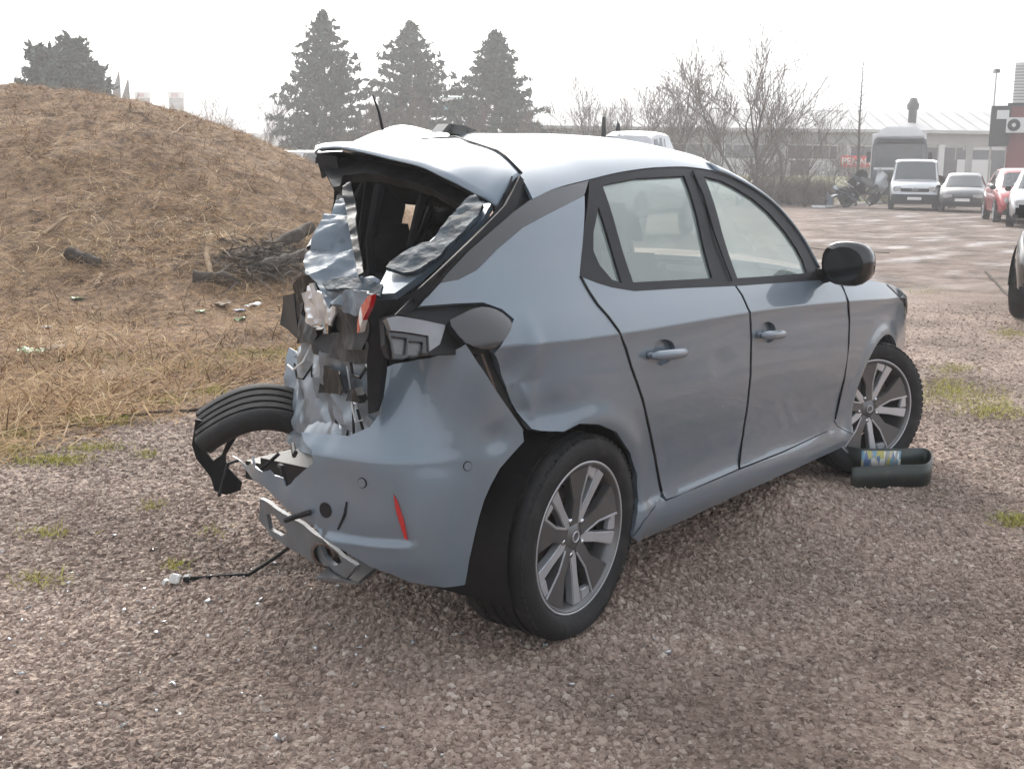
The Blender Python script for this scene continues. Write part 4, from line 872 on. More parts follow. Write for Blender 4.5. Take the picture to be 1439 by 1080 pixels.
crumple('crushed_plate', D['plate1'], M['grey_plastic'], car, .016, 9, .013, .006, 14.0)
crumple('crushed_plate', D['plate2'], M['grey_plastic'], car, .014, 10, .013, .006, 15.0)
crumple('left_tail_light', D['left_lamp'], M['lamp_foil'], car, .016, 16, .009, .006, 16.0, facet=18)['label'] = 'smashed chrome inside of the left tail light'
crumple('left_lamp_shell', D['left_shell'], M['black'], car, .020, 10, .013, .02, 17.0)
crumple('left_corner_trim', D['left_corner'], M['grey_plastic'], car, .006, 5, .03, .02, 18.0)
hole = [tuple(p) for p in np.array(D['ribs'])]
rp = crumple('rear_panel', D['rear_panel'], M['paint_inner'], car, .035, 7, .014, .005, 19.0, facet=22)
rp['label'] = 'bare crumpled rear panel in pale grey'
crumple('panel_opening', D['ribs'], M['black'], rp, .012, 12, .012, .004, 21.0)
crumple('rubber_grommet', D['blob'], M['black'], rp, .012, 20, .008, .02, 22.0)
crumple('red_lamp_shard', D['redlamp'], M['red_lens'], car, .004, 10, .012, .012, 23.0)
crumple('white_lamp_shard', D['redlamp2'], M['white_plastic'], car, .003, 10, .012, .014, 24.0)
crumple('crushed_floor', [(-.46,-.56,.62),(-.46,-.56,.45),(-.40,-.2,.42),(-.2,.2,.40),(.15,.5,.42),(.2,.55,.7),(-.1,.2,.66),(-.38,-.3,.66)], M['paint_inner'], car, .03, 8, .02, .006, 25.0, facet=22)
fin = crumple('antenna_base', D['fin'], M['black_gloss'], car, .004, 8, .02, .05, 26.0, facet=35)
ab = MB().tube([D['antenna'][0], (np.array(D['antenna'][0])+np.array(D['antenna'][1]))/2+np.array([0, 0, .01]), np.array(D['antenna'][1])-np.array([0, 0, .02])], [.003, .005, .007], 6).obj('antenna', M['black'], car)
rw = random.Random(12)
for k in range(14):
    a = Vector((rw.uniform(-.5, -.1), 0, rw.uniform(.5, .95))); a.y = -.55+(a.x+.55)*1.55+rw.uniform(-.02, .06)-.05; b = a+Vector((rw.uniform(-.08, .08), rw.uniform(-.12, .12), rw.uniform(-.25, .0)))
    c = (a+b)/2+Vector((-.04, -.03, -.05)); MB().tube([a, a.lerp(c, .6), c, c.lerp(b, .5)+Vector((-.01, 0, -.02)), b], rw.uniform(.0025, .005), 5).obj('loose_wire', M[rw.choice(['rubber', 'rubber', 'log_wire', 'white_plastic'])], car)
for k in range(10):
    a = Vector((rw.uniform(-.5, -.1), 0, rw.uniform(.52, .8))); a.y = -.55+(a.x+.55)*1.55-.04
    MB().box(a, (.02, .03, rw.uniform(.02, .06)), 0, Euler((rw.random()*3, rw.random()*3, 0)).to_matrix()).obj('broken_clip', M[rw.choice(['black', 'chrome', 'grey_plastic'])], car, bevel=.003)
# rods and cables in the torn corner
rsx = random.Random(4)
for k in range(9):
    p = Vector((rsx.uniform(-.45, -.05), rsx.uniform(-.15, .22), rsx.uniform(.40, .56)))
    q = p + Vector((rsx.uniform(-.12, .12), rsx.uniform(-.14, .14), rsx.uniform(-.1, .08)))
    MB().tube([p, (p+q)/2+Vector((0, 0, rsx.uniform(-.05, .05))), q], rsx.uniform(.004, .010), 6).obj('broken_rod', M[rsx.choice(['black', 'rubber'])], car)

# cabin
MB().box((1.1, -.02, .235), (2.0, 1.5, .07)).obj('floor_pan', M['black'], car)
MB().box((.05, -.25, .42), (.75, .85, .05)).obj('boot_floor', M['black'], car)
for s_, x0, x1 in ((-1, .25, 1.95), (1, .75, 1.95)):
    MB().prism([(x0, .27), (x1, .27), (x1, .93), (x0, .95)], 'y', s_*.725, s_*.76).obj('door_card', M['interior'], car)
MB().prism([(-.42, .45), (.25, .45), (.15, 1.0), (-.38, .98)], 'y', -.70, -.66).obj('boot_side_trim', M['interior'], car)
MB().prism([(1.62, .30), (1.95, .30), (1.98, .90), (1.85, .965), (1.66, .94), (1.58, .80)], 'y', -.70, .70).obj('dashboard', M['interior'], car, bevel=.03)
def seat(x, y, w_, zt=1.08, head=True):
    s = empty('seat', (0, 0, 0), parent=car)
    MB().box((x+.22, y, .44), (.52, w_, .17), 0, Euler((0, R(-6), 0)).to_matrix()).obj('seat_cushion', M['interior'], s, True, .05)
    MB().box((x-.10, y, (.5+zt)/2), (.15, w_*.96, zt-.46), 0, Euler((0, R(-17), 0)).to_matrix(), .82).obj('backrest', M['interior'], s, True, .06)
    if head:
        MB().box((x-.27, y, zt+.10), (.11, .26, .18), 0, Euler((0, R(-12), 0)).to_matrix(), .85).obj('headrest', M['interior'], s, True, .045)
        for q in (-.06, .06): MB().tube([(x-.22, y+q, zt-.08), (x-.25, y+q, zt+.05)], .007, 6).obj('headrest_post', M['chrome'], s)
for y in (-.36, .36): seat(1.18, y, .50, 1.06)
seat(.42, -.36, .50, 1.0); seat(.66, .22, .50, .98)
wheelm = MB()
for i in range(28):
    pass
sw = MB().lathe([(.185+.016*math.cos(a), .016*math.sin(a)) for a in np.linspace(0, 2*math.pi, 8, endpoint=False)], 28, close=True)
sw.box((0, 0, 0), (.34, .03, .05)).box((0, 0, -.08), (.05, .03, .16)).obj('steering_wheel', M['interior'], car, True, loc=(1.52, .36, .88), rot=(0, R(0), R(90)))
MB().box((1.36, .0, 1.39), (.03, .22, .06)).obj('rear_view_mirror', M['black'], car, bevel=.008)
for k, (a, b) in enumerate((((.05, -.2, 1.3), (-.1, -.25, .95)), ((.12, .1, 1.32), (.0, .05, .8)), ((.2, .2, 1.3), (-.15, .12, .9)), ((.0, -.05, 1.3), (-.2, -.2, 1.0)))):
    MB().tube([a, ((a[0]+b[0])/2-.03, (a[1]+b[1])/2, (a[2]+b[2])/2), b], [.02, .012, .015], 6).obj('hanging_trim', M['interior'], car)
crumple('torn_headliner', [(.1,-.45,1.36),(.2,.2,1.40),(.35,.35,1.36),(.3,.0,1.22),(.2,-.3,1.24)], M['interior'], car, .03, 8, .03, .01, 31.0)
crumple('boot_wall', [(.20,.46,.45),(.95,.70,.45),(1.0,.70,1.0),(.85,.62,1.36),(.30,.34,1.38),(.27,.36,1.05),(.2,.44,.85)], M['interior'], car, .03, 5, .05, .01, 33.0)
MB().box((.30, .08, .78), (.10, 1.0, .55), 0, Euler((0, R(-12), R(-14))).to_matrix()).obj('rear_seat_back', M['interior'], car, True, .05)
# wheel wells
for xc, ys in ((0.0, (-.82, -.50)), (2.5, (-.80, -.48)), (2.5, (.48, .80))):
    b_ = MB(); arc = np.linspace(R(-25), R(205), 22); r0 = .345
    for a in arc:
        for y in ys: b_.v.append((xc+r0*math.cos(a), y, .31+r0*math.sin(a)))
    b_.f = [(2*i, 2*i+1, 2*i+3, 2*i+2) for i in range(21)]
    n0 = len(b_.v); yi = ys[1] if abs(ys[1]) < abs(ys[0]) else ys[0]
    for a in arc: b_.v.append((xc+r0*math.cos(a), yi, .31+r0*math.sin(a)))
    b_.f.append(tuple(range(n0, n0+22))); b_.obj('wheel_arch_liner', M['black'], car, fix=False)

# wheels
def tyre_profile(R0=.310, Rr=.226, w_=.100):
    p = [(Rr, -w_*.86), (Rr+.012, -w_*.97), (Rr+.035, -w_*1.04), (R0-.022, -w_*1.0), (R0-.008, -w_*.93), (R0, -w_*.82)]
    for g in (-.52, -.17, .17, .52):
        p += [(R0, w_*(g-.065)), (R0-.008, w_*(g-.05)), (R0-.008, w_*(g+.05)), (R0, w_*(g+.065))]
    p += [(R0, w_*.82), (R0-.008, w_*.93), (R0-.022, w_*1.0), (Rr+.035, w_*1.04), (Rr+.012, w_*.97), (Rr, w_*.86)]
    return p
def make_wheel(parent, loc, rz, spin=0.0, squash=0.0, camber=0.0, inner=1.0):
    wh = empty('wheel', loc, 0, parent); wh.rotation_euler = Euler((camber, 0, rz))
    t = MB().lathe(tyre_profile(), 96)
    vs = []
    for (x, y, z) in t.v:
        if squash > 0:
            a = math.atan2(-z, abs(x)+1e-6); r_ = math.hypot(x, z)
            zmin = -.31+squash
            if z < zmin+.12:
                k = max(0, (zmin+.12-z)/(.12+squash)); z2 = max(z, zmin) if z < zmin else z
                y = y*(1+.24*k*(1-abs(r_-.275)/.05 if abs(r_-.275) < .05 else 0)); z = z2
        vs.append((x, y, z))
    t.v = vs; t.v = [(x, y*inner if y > 0 else y, z) for (x, y, z) in t.v]; tyre = t.obj('tyre', M['tyre'], wh); smooth_by_angle(tyre, 38)
    sh = MB()                                       # shoulder tread blocks
    for i in range(64):
        a = 2*math.pi*i/64
        for s in (-1, 1):
            Mx = Matrix.Rotation(-a, 3, 'Y') @ Matrix.Rotation(s*.2, 3, 'Z')
            c = Matrix.Rotation(-a, 3, 'Y') @ Vector((.3035, s*.086, 0))
            if c.z > -.31+squash+.02: sh.box(c, (.007, .020, .021), 0, Mx)
    sh.obj('tread_block', M['tyre'], wh)['kind'] = 'stuff'
    rim = MB().lathe([(.20, .075), (.212, -.02), (.215, -.075), (.232, -.088), (.232, -.094), (.222, -.094), (.214, -.086), (.206, -.06), (.196, .0), (.19, .075)], 64).obj('rim', M['rim_dark'], wh); smooth_by_angle(rim, 35)
    MB().lathe([(.226, -.0945), (.2325, -.0945), (.2325, -.0925), (.226, -.0925)], 64, close=True).obj('rim_edge', M['rim_silver'], wh, True)
    def spoke(a, pts, mat, name, y0, y1, th):
        b_ = MB(); n = len(pts)
        for yy in (0, th):
            for (r_, q) in pts:
                t_ = (r_-.04)/(.215-.04); b_.v.append((r_*math.cos(a)-q*math.sin(a), y0*(1-t_)+y1*t_+yy, r_*math.sin(a)+q*math.cos(a)))
        b_.f = [tuple(range(n)), tuple(range(2*n-1, n-1, -1))]+[(i, (i+1) % n, (i+1) % n+n, i+n) for i in range(n)]
        return b_.obj(name, mat, wh, bevel=.003)
    for k in range(5):
        a = spin+k*2*math.pi/5
        spoke(a, [(.035, -.024), (.12, -.030), (.210, -.062), (.216, 0), (.211, .050), (.12, .016), (.035, .020)], M['rim_dark'], 'spoke', -.070, -.086, .03)
        spoke(a, [(.05, -.0265), (.12, -.0315), (.209, -.0635), (.2105, -.054), (.12, -.0235), (.05, -.0195)], M['rim_silver'], 'spoke_edge', -.0725, -.0885, .004)
        spoke(a+R(35), [(.035, -.018), (.12, -.015), (.212, -.020), (.215, .022), (.12, .015), (.035, .016)], M['rim_silver'], 'thin_spoke', -.066, -.084, .028)
        spoke(a+R(52), [(.175, -.030), (.213, -.036), (.214, .012), (.19, .018)], M['rim_silver'], 'spoke_foot', -.075, -.082, .02)
        MB().lathe([(0, -.066), (.008, -.066), (.010, -.05), (.010, -.03)], 10).obj('wheel_bolt', M['chrome'], wh, True, loc=(.056*math.cos(a+R(18)), -.006, .056*math.sin(a+R(18))))
    hub = MB().lathe([(0, -.074), (.022, -.075), (.030, -.070), (.062, -.062), (.075, -.045), (.075, -.02)], 28).obj('hub', M['rim_dark'], wh, True)
    MB().lathe([(.014, -.0775), (.0175, -.0775), (.0175, -.074), (.014, -.074)], 24, close=True).obj('hub_ring', M['rim_silver'], wh, True)
    MB().lathe([(0, -.005), (.135, -.005), (.135, .012), (0, .012)], 36).obj('brake_disc', M['steel'], wh, True)
    MB().box((.09, -.012, .07), (.09, .05, .10), 0, Matrix.Rotation(R(-35), 3, 'Y')).obj('brake_caliper', M['steel'], wh, bevel=.01)
    return wh
make_wheel(car, (0, -.745, .297), 0, R(95), .016, R(2), 1.45)['label'] = 'rear wheel on a sagging tyre'
make_wheel(car, (2.50, -.755, .302), R(-28), R(100), .012)['label'] = 'front wheel turned to the right'
wl = make_wheel(car, (2.50, .755, .302), R(180-28), 0, .012)
# left rear tyre, knocked round and torn
def torn_tyre():
    prof = tyre_profile(.31, .235, .10); b_ = MB(); n = 60; a0, a1 = R(15), R(140); k = len(prof)
    for i in range(n+1):
        a = a0+(a1-a0)*i/n; g = 1+.02*math.sin(a*5)
        for r_, y in prof: b_.v.append((r_*g*math.cos(a), y*1.0, r_*g*math.sin(a)))
    for i in range(n):
        for q in range(k-1): b_.f.append((i*k+q, i*k+q+1, (i+1)*k+q+1, (i+1)*k+q))
    o = b_.obj('torn_tyre', M['tyre'], car); smooth_by_angle(o, 38)
    s = o.modifiers.new('thick', 'SOLIDIFY'); s.thickness = .012; s.offset = -1
    ax = Vector((-.60, -.66, -.48)).normalized()         # the near end of the axle, pointing out and down
    z_ = (Vector((.02, .05, 1)) - ax*ax.dot(Vector((.02, .05, 1)))).normalized(); x_ = (-ax).cross(z_).normalized()
    Mx = Matrix((( x_.x, -ax.x, z_.x), (x_.y, -ax.y, z_.y), (x_.z, -ax.z, z_.z))).to_4x4()
    o.matrix_world = Matrix.Translation((.06, .575, .285)) @ Mx
    return o
tt = torn_tyre(); tt['label'] = 'torn left rear tyre twisted out sideways'
crumple('torn_sidewall', D['torn'], M['rubber'], car, .014, 7, .014, .016, 41.0, holes=[D['tornhole']], facet=50)
# ------------------------------------------------------------------ things round about
def gz(p): return (float(p[0]), float(p[1]), float(h_land(p[0], p[1])))
def ground_at(px, d, z=None):
    p = world(px, 240, d); return (float(p[0]), float(p[1]), float(h_land(p[0], p[1])) if z is None else z)
M['bark'] = simple('bark', (.075, .062, .052), rough=.9, var=.35, bump=.4, bscale=40)
M['twig'] = tint_mat('bare_twigs', [(0, (.055,.042,.034)), (.5, (.11,.085,.066)), (1, (.18,.135,.10))])
M['needles'] = tint_mat('conifer_needles', [(0, (.014,.028,.020)), (.45, (.030,.054,.040)), (.8, (.052,.084,.058)), (1, (.085,.105,.065))], rough=.7)
M['log'] = simple('weathered_wood', (.040, .028, .020), rough=.9, var=.5, scale=12, bump=.8, bscale=30, dirt=((.12,.085,.055), 9, .55, .75))
M['pale_wood'] = simple('broken_wood', (.33, .23, .14), rough=.85, var=.25, bump=.3)
M['white_wall'] = simple('white_panel_wall', (.62, .62, .60), rough=.8, var=.06, scale=.6)
M['grey_wall'] = simple('grey_concrete', (.30, .30, .29), rough=.85, var=.12, scale=.8)
M['roof_sheet'] = simple('pale_roof_sheet', (.42, .41, .40), rough=.6, var=.1, scale=.4)
M['red_wall'] = simple('dark_red_cladding', (.17, .025, .028), rough=.7, var=.12, scale=.7)
M['dark_glass'] = simple('dark_building_glass', (.05, .06, .07), rough=.15, coat=.4, var=.2)
M['shop_red'] = simple('sign_red', (.70, .045, .03), rough=.45, var=.05)
M['shop_white'] = simple('sign_white', (.78, .76, .72), rough=.5, var=.03)
M['paper_red'] = simple('faded_red', (.45, .30, .28), rough=.8)
M['teal'] = simple('teal_sign', (.10, .33, .36), rough=.5, var=.08)
M['bank'] = simple('winter_turf', (.17, .17, .075), rough=.95, var=.35, scale=1.2, dirt=((.16,.115,.065), .8, .45, .65))
M['far'] = simple('far_woods', (.06, .07, .06), rough=1, var=.3, scale=.1)
M['silver_paint'] = paint('silver_paint', (.48, .49, .50), metal=.6, rough=.32, droplets=False)
M['white_paint'] = paint('white_paint', (.70, .71, .72), metal=.0, rough=.3, droplets=False, dirt=.1)
M['black_paint'] = paint('black_paint', (.02, .021, .024), metal=.3, rough=.3, droplets=False)
M['red_paint'] = paint('red_paint', (.36, .018, .025), metal=.2, rough=.3, droplets=False, dirt=.12)
M['blue_grey'] = paint('slate_paint', (.05, .06, .075), metal=.3, rough=.3, droplets=False)
M['lamp_glass'] = simple('headlamp_glass', (.45, .46, .47), rough=.12, metal=.2, coat=1, var=.2)
M['car_glass'] = simple('tinted_car_glass', (.035, .045, .05), rough=.06, coat=.8, var=.1)
M['plate'] = simple('number_plate', (.70, .70, .68), rough=.5, var=.03)

def vehicle(name, label, cat, st, loc, rz, paintm, bumper=None, group=None, glass_to=None, wheels=(.31, .75, -.75), lamps=((.62, .68, .26, .14),), plate_z=.42, grille=(.55, .62, .10), mirrors=True, skirt=None):
    """st: stations along the length, rear to front: (x, z_low, z_belt, z_top, half_width, half_width_top)"""
    o = empty(name, loc, rz); tag(o, label, cat, group); st = np.array(st, float)
    def ring(s):
        x, zl, zb, zt, w_, wt = s
        h = [(0, zl), (w_*.84, zl), (w_*.97, zl+.10), (w_, zl+(zb-zl)*.55), (w_*.985, zb-.07), (w_*.945, zb), (wt, max(zb+.005, zt-.06)), (wt*.82, zt-.012), (0, zt)]
        return [(x, y, z) for y, z in h] + [(x, -y, z) for y, z in h[-2:0:-1]]
    fine = []
    for a, b in zip(st[:-1], st[1:]):
        for t in (0, .5): fine.append(a*(1-t)+b*t)
    fine.append(st[-1]); rings = [ring(s) for s in fine]; n = len(rings[0])
    v = [p for r_ in rings for p in r_]; f = [(i*n+k, i*n+(k+1) % n, (i+1)*n+(k+1) % n, (i+1)*n+k) for i in range(len(rings)-1) for k in range(n)]
    f += [tuple(range(n)), tuple(range((len(rings)-1)*n, len(rings)*n))[::-1]]
    b = MB(); b.add(v, f); body = b.obj('body', paintm, o); smooth_by_angle(body, 34)
    def at(x, side, t):           # point on the side glass band
        i = int(np.clip(np.searchsorted(st[:, 0], x)-1, 0, len(st)-2)); k = (x-st[i, 0])/(st[i+1, 0]-st[i, 0]); r_ = ring(st[i]*(1-k)+st[i+1]*k)
        a, c = np.array(r_[5]), np.array(r_[6]); q = a*(1-t)+c*t; q[1] = (q[1]+.006)*side; return q
    gi = glass_to                  # (x list for side windows, (x_cowl, x_roof) windscreen, (x_rear_roof, x_rear_belt))
    for s_ in (1, -1):
        for x0, x1 in gi[0]:
            q = [at(x0, s_, .06), at(x1, s_, .06), at(x1-.02, s_, .5), at(x1-.05, s_, .93), at(x0+.05, s_, .93), at(x0+.02, s_, .5)]
            mobj('side_window', q, [tuple(range(6))], M['car_glass'], o)
    for k, (x0, x1) in enumerate(gi[1:]):
        if x0 is None: continue
        i0 = ring([np.interp(x0, st[:, 0], st[:, c]) for c in range(6)]); i1 = ring([np.interp(x1, st[:, 0], st[:, c]) for c in range(6)])
        lo = [np.array(i0[j]) for j in (6, 7, 8, 9, 10)]; hi = [np.array(i1[j]) for j in (6, 7, 8, 9, 10)]
        sgn = 1 if k == 0 else -1; vv = []
        for t in (.05, .35, .65, .95):
            for j in range(5):
                p = lo[j]*(1-t)+hi[j]*t; p = p*np.array([1, .93, 1]) + np.array([.014*sgn, 0, .014]); vv.append(p)
        mobj('windscreen' if k == 0 else 'rear_window', vv, [(a*5+c, a*5+c+1, (a+1)*5+c+1, (a+1)*5+c) for a in range(3) for c in range(4)], M['car_glass'], o, True)
    xf = st[-1, 0]; wf = st[-1, 4]
    if grille: MB().box((xf+.01, 0, grille[1]), (.05, wf*2*grille[0], grille[2])).obj('grille', M['black'], o, bevel=.01)
    for (y, z, a, h) in lamps:
        for s_ in (1, -1): MB().box((xf-.06, s_*y*wf/.85, z), (.20, a, h), s_*-.35).obj('headlight', M['lamp_glass'], o, bevel=.03)
    if bumper:
        MB().prism([(-wf*1.04, bumper[0]), (wf*1.04, bumper[0]), (wf*1.02, bumper[1]), (-wf*1.02, bumper[1])], 'x', xf-.18, xf+.06).obj('front_bumper', bumper[2], o, bevel=.03)
        MB().box((xf+.065, 0, bumper[0]+.13), (.02, wf*1.1, .08)).obj('air_intake', M['black'], o)
    if plate_z: MB().box((xf+.085, 0, plate_z), (.012, .52, .11)).obj('number_plate', M['plate'], o)
    if mirrors:
        xm = gi[1][0]-.05
        for s_ in (1, -1):
            q = at(xm-.12, s_, .12); MB().box((q[0], q[1]+s_*.09, q[2]+.03), (.09, .17, .13)).obj('door_mirror', M['black'] if bumper else paintm, o, bevel=.03)
    R_, xs0, xs1 = wheels[0], wheels[1], wheels[2]; wmax = st[:, 4].max()
    for x in (xs0, xs1):
        for s_ in (1, -1):
            wh = empty('wheel', (x, s_*(wmax-.10), R_), 0 if s_ < 0 else math.pi, o)
            tyr = MB().lathe([(R_*.66, -.10), (R_*.74, -.112), (R_*.93, -.108), (R_, -.08), (R_, .08), (R_*.93, .10), (R_*.66, .09)], 28).obj('tyre', M['tyre'], wh); smooth_by_angle(tyr, 40)
            rm = MB().lathe([(R_*.70, -.109), (R_*.62, -.100), (R_*.55, -.07), (R_*.2, -.085), (0, -.085)], 28).obj('rim', M['rim_dark'], wh, True)
            for k in range(5):
                a = k*2*math.pi/5+.3
                MB().box((R_*.40*math.cos(a), -.094, R_*.40*math.sin(a)), (R_*.56, .03, .055), 0, Matrix.Rotation(-a, 3, 'Y')).obj('spoke', M['rim_silver'], wh)
    for s_ in (1, -1):             # dark wheel openings
        for x in (xs0, xs1):
            a = np.linspace(0, math.pi, 16); p = [(x+(R_+.05)*math.cos(t), s_*(wmax*1.0+.004), R_+(R_+.05)*math.sin(t)) for t in a]
            q = [(x+(R_-.04)*math.cos(t), s_*(wmax*1.0+.004), R_+(R_-.04)*math.sin(t)) for t in a]
            mobj('wheel_opening', p+q, [(i, i+1, i+17, i+16) for i in range(15)], M['black'], o)
    return o
TOCAM = YAW+math.pi
# panel van facing the photographer
VAN = [(-2.45,.35,1.05,1.90,.88,.76),(-2.3,.30,1.10,1.97,.94,.80),(-1,.28,1.10,1.98,.95,.80),(.9,.28,1.10,1.97,.95,.79),(1.25,.28,1.10,1.90,.95,.76),(1.80,.28,1.10,1.16,.94,.84),(2.15,.28,1.00,1.06,.92,.80),(2.38,.30,.86,.92,.88,.76),(2.45,.32,.74,.80,.84,.72)]
p = ground_at(1287, 49.5)
van = vehicle('panel_van', 'silver panel van with grey bumper parked facing the yard, beside the scrap heap', 'van', VAN, p, TOCAM-R(17.5), M['silver_paint'], (.25, .62, M['grey_plastic']), glass_to=([(.2, 1.15), (-2.1, -1.0)], (1.80, 1.25), (None, None)), wheels=(.33, 1.5, -1.5), lamps=((.66, .82, .30, .17),), grille=(.62, .78, .13), plate_z=.46)
e_ = MB().lathe([(.075, 0), (.095, 0), (.095, .02), (.075, .02)], 20, close=True).obj('emblem', M['chrome'], van, True, loc=(2.50, 0, .80), rot=(0, 0, R(90)))
MB().tube([(2.505, -.05, .85), (2.505, -.02, .77), (2.505, 0, .82), (2.505, .02, .77), (2.505, .05, .85)], .009, 5).obj('emblem_mark', M['chrome'], van)
HATCH = [(-1.98,.32,.80,.86,.70,.58),(-1.93,.28,.90,1.02,.80,.62),(-1.62,.24,.92,1.40,.85,.58),(-.9,.22,.90,1.47,.87,.60),(.2,.22,.88,1.46,.87,.60),(.55,.22,.90,1.36,.87,.60),(1.15,.22,.88,.94,.86,.72),(1.70,.22,.76,.83,.82,.66),(1.95,.25,.62,.68,.74,.58),(2.02,.30,.54,.58,.68,.52)]
p = ground_at(1357, 47)
vehicle('parked_car', 'black hatchback parked between the silver van and the red car', 'car', HATCH, p, TOCAM-R(21), M['black_paint'], (.22, .42, M['black']), glass_to=([(-.9, -.1), (0, .85)], (1.15, .55), (-1.93, -1.62)), wheels=(.31, 1.27, -1.25), lamps=((.66, .60, .34, .13),), grille=(.5, .56, .07), plate_z=.47)
def scaled(st, kx, ky, kz): return [(a*kx, b, c*kz, d*kz, e*ky, f*ky) for a, b, c, d, e, f in st]
SUV = scaled(HATCH, 1.03, 1.02, 1.10)
def by_wheel(px, d, hd, x=1.30, y=-.787):
    q = ground_at(px, d); return (q[0]-(x*math.cos(hd)-y*math.sin(hd)), q[1]-(x*math.sin(hd)+y*math.cos(hd)), q[2])
hr_ = YAW-R(14.5)+math.pi; hs_ = YAW-R(23.5)+math.pi
p = by_wheel(1406, 36.5, hr_)
vehicle('parked_car', 'red compact crossover parked at the right, second from the edge', 'car', SUV, p, hr_, M['red_paint'], (.24, .40, M['black']), glass_to=([(-.9, -.1), (0, .85)], (1.18, .58), (-1.95, -1.65)), wheels=(.335, 1.30, -1.28), lamps=((.64, .66, .34, .15),), grille=(.5, .62, .10), plate_z=.50)
p = by_wheel(1426, 33.5, hs_)
vehicle('parked_car', 'silver car cut by the right edge, in front of the red crossover', 'car', SUV, p, hs_, M['silver_paint'], (.24, .40, M['black']), glass_to=([(-.9, -.1), (0, .85)], (1.18, .58), (-1.95, -1.65)), wheels=(.335, 1.30, -1.28), lamps=((.64, .66, .34, .15),), grille=(.5, .62, .10), plate_z=.50)
wp = ground_at(1457, 11.8); hd_ = YAW-R(23.5)-R(9)+math.pi
p = (wp[0]-(1.30*math.cos(hd_)-(-.787)*math.sin(hd_)), wp[1]-(1.30*math.sin(hd_)+(-.787)*math.cos(hd_)), wp[2])
vehicle('parked_car', 'car of which only one alloy wheel shows at the right edge', 'car', SUV, p, hd_, M['black_paint'], (.24, .40, M['black']), glass_to=([(-.9, -.1), (0, .85)], (1.18, .58), (-1.95, -1.65)), wheels=(.335, 1.30, -1.28), lamps=((.64, .66, .34, .15),), grille=(.5, .62, .10), plate_z=.50)
# pick-up behind the wreck
PICK = [(-2.5,.45,1.02,1.05,.84,.80),(-2.4,.42,1.05,1.10,.90,.84),(-.75,.40,1.08,1.12,.91,.84),(-.62,.40,1.08,1.72,.91,.68),(-.2,.40,1.08,1.80,.91,.68),(.55,.40,1.08,1.78,.91,.67),(.85,.40,1.08,1.62,.91,.66),(1.40,.40,1.06,1.12,.90,.76),(2.2,.42,.96,1.02,.88,.72),(2.45,.45,.80,.86,.82,.66),(2.52,.5,.70,.74,.76,.6)]
p = ground_at(893, 26.0)
pk = vehicle('pickup_truck', 'silver pick-up with a black rack post, its cab showing above the wrecked car roof', 'truck', PICK, p, YAW-R(30), M['silver_paint'], (.40, .62, M['black']), glass_to=([(-.50, .08), (.14, 1.0)], (1.40, .85), (None, None)), wheels=(.38, 1.6, -1.6), lamps=((.64, .80, .34, .15),), grille=(.5, .78, .14), plate_z=.6)
pk.scale = (.82, .82, 1.22)
MB().tube([(-.80, .55, 1.05), (-.78, .55, 1.75), (-.78, .55, 2.02)], [.07, .065, .045], 8).obj('rack_post', M['black'], pk)
MB().lathe([(0, .14), (.045, .13), (.06, .04), (.06, 0), (0, 0)], 14).obj('beacon', M['black'], pk, True, loc=(-.35, .35, 1.79), rot=(R(90), 0, 0))
p = ground_at(424, 47, 0.0)
vehicle('white_van', 'white van half hidden behind the foot of the mound', 'van', VAN, p, YAW+.9, M['white_paint'], (.25, .62, M['grey_plastic']), glass_to=([(.2, 1.15), (-2.1, -1.0)], (1.80, 1.25), (None, None)), wheels=(.33, 1.5, -1.5), lamps=((.66, .82, .30, .17),), grille=(.62, .78, .13))
# truck behind the van
p = ground_at(1262, 58)
trk = empty('truck', p, TOCAM-R(16)); tag(trk, 'tall dark truck with white roof fairing standing behind the silver van', 'truck')
cab = MB().prism([(-1.22, .5), (1.22, .5), (1.22, 2.6), (1.12, 3.05), (-1.12, 3.05), (-1.22, 2.6)], 'x', -1.0, .9).obj('cab', M['blue_grey'], trk, bevel=.06)
MB().prism([(-1.10, 3.03), (1.10, 3.03), (1.0, 3.36), (.6, 3.55), (-.6, 3.55), (-1.0, 3.36)], 'x', -1.1, .75).obj('roof_fairing', M['white_paint'], trk, bevel=.08)
MB().prism([(-1.06, 1.75), (1.06, 1.75), (.98, 2.75), (-.98, 2.75)], 'x', .9, .925).obj('windscreen', M['car_glass'], trk)
MB().prism([(-1.06, 2.76), (1.06, 2.76), (1.0, 2.98), (-1.0, 2.98)], 'x', .9, 1.05).obj('sun_visor', M['black'], trk)
MB().box((.93, 0, 1.62), (.05, 2.2, .10)).obj('trim_strip', M['white_paint'], trk)
MB().box((.93, 0, 1.15), (.06, 1.5, .6)).obj('grille', M['black'], trk); MB().box((.95, 0, .62), (.2, 2.44, .4)).obj('front_bumper', M['black'], trk, bevel=.04)
for s_ in (-1, 1):
    MB().box((.95, s_*.92, .68), (.06, .35, .16)).obj('headlight', M['lamp_glass'], trk)
    MB().box((.85, s_*1.36, 2.15), (.12, .18, .5)).obj('wing_mirror', M['black'], trk, bevel=.03)
    MB().lathe([(.0, -.14), (.3, -.14), (.47, -.15), (.5, -.1), (.5, .1), (.47, .15), (0, .15)], 24).obj('wheel', M['tyre'], trk, True, loc=(.0, s_*1.06, .5))
MB().prism([(-1.25, .9), (1.25, .9), (1.25, 3.3), (-1.25, 3.3)], 'x', -8.5, -1.3).obj('box_body', M['white_paint'], trk, bevel=.03)
for x in (-6.6, -7.8):
    for s_ in (-1, 1): MB().lathe([(.0, -.14), (.47, -.15), (.5, -.1), (.5, .1), (.47, .15), (0, .15)], 24).obj('wheel', M['tyre'], trk, True, loc=(x, s_*1.06, .5))

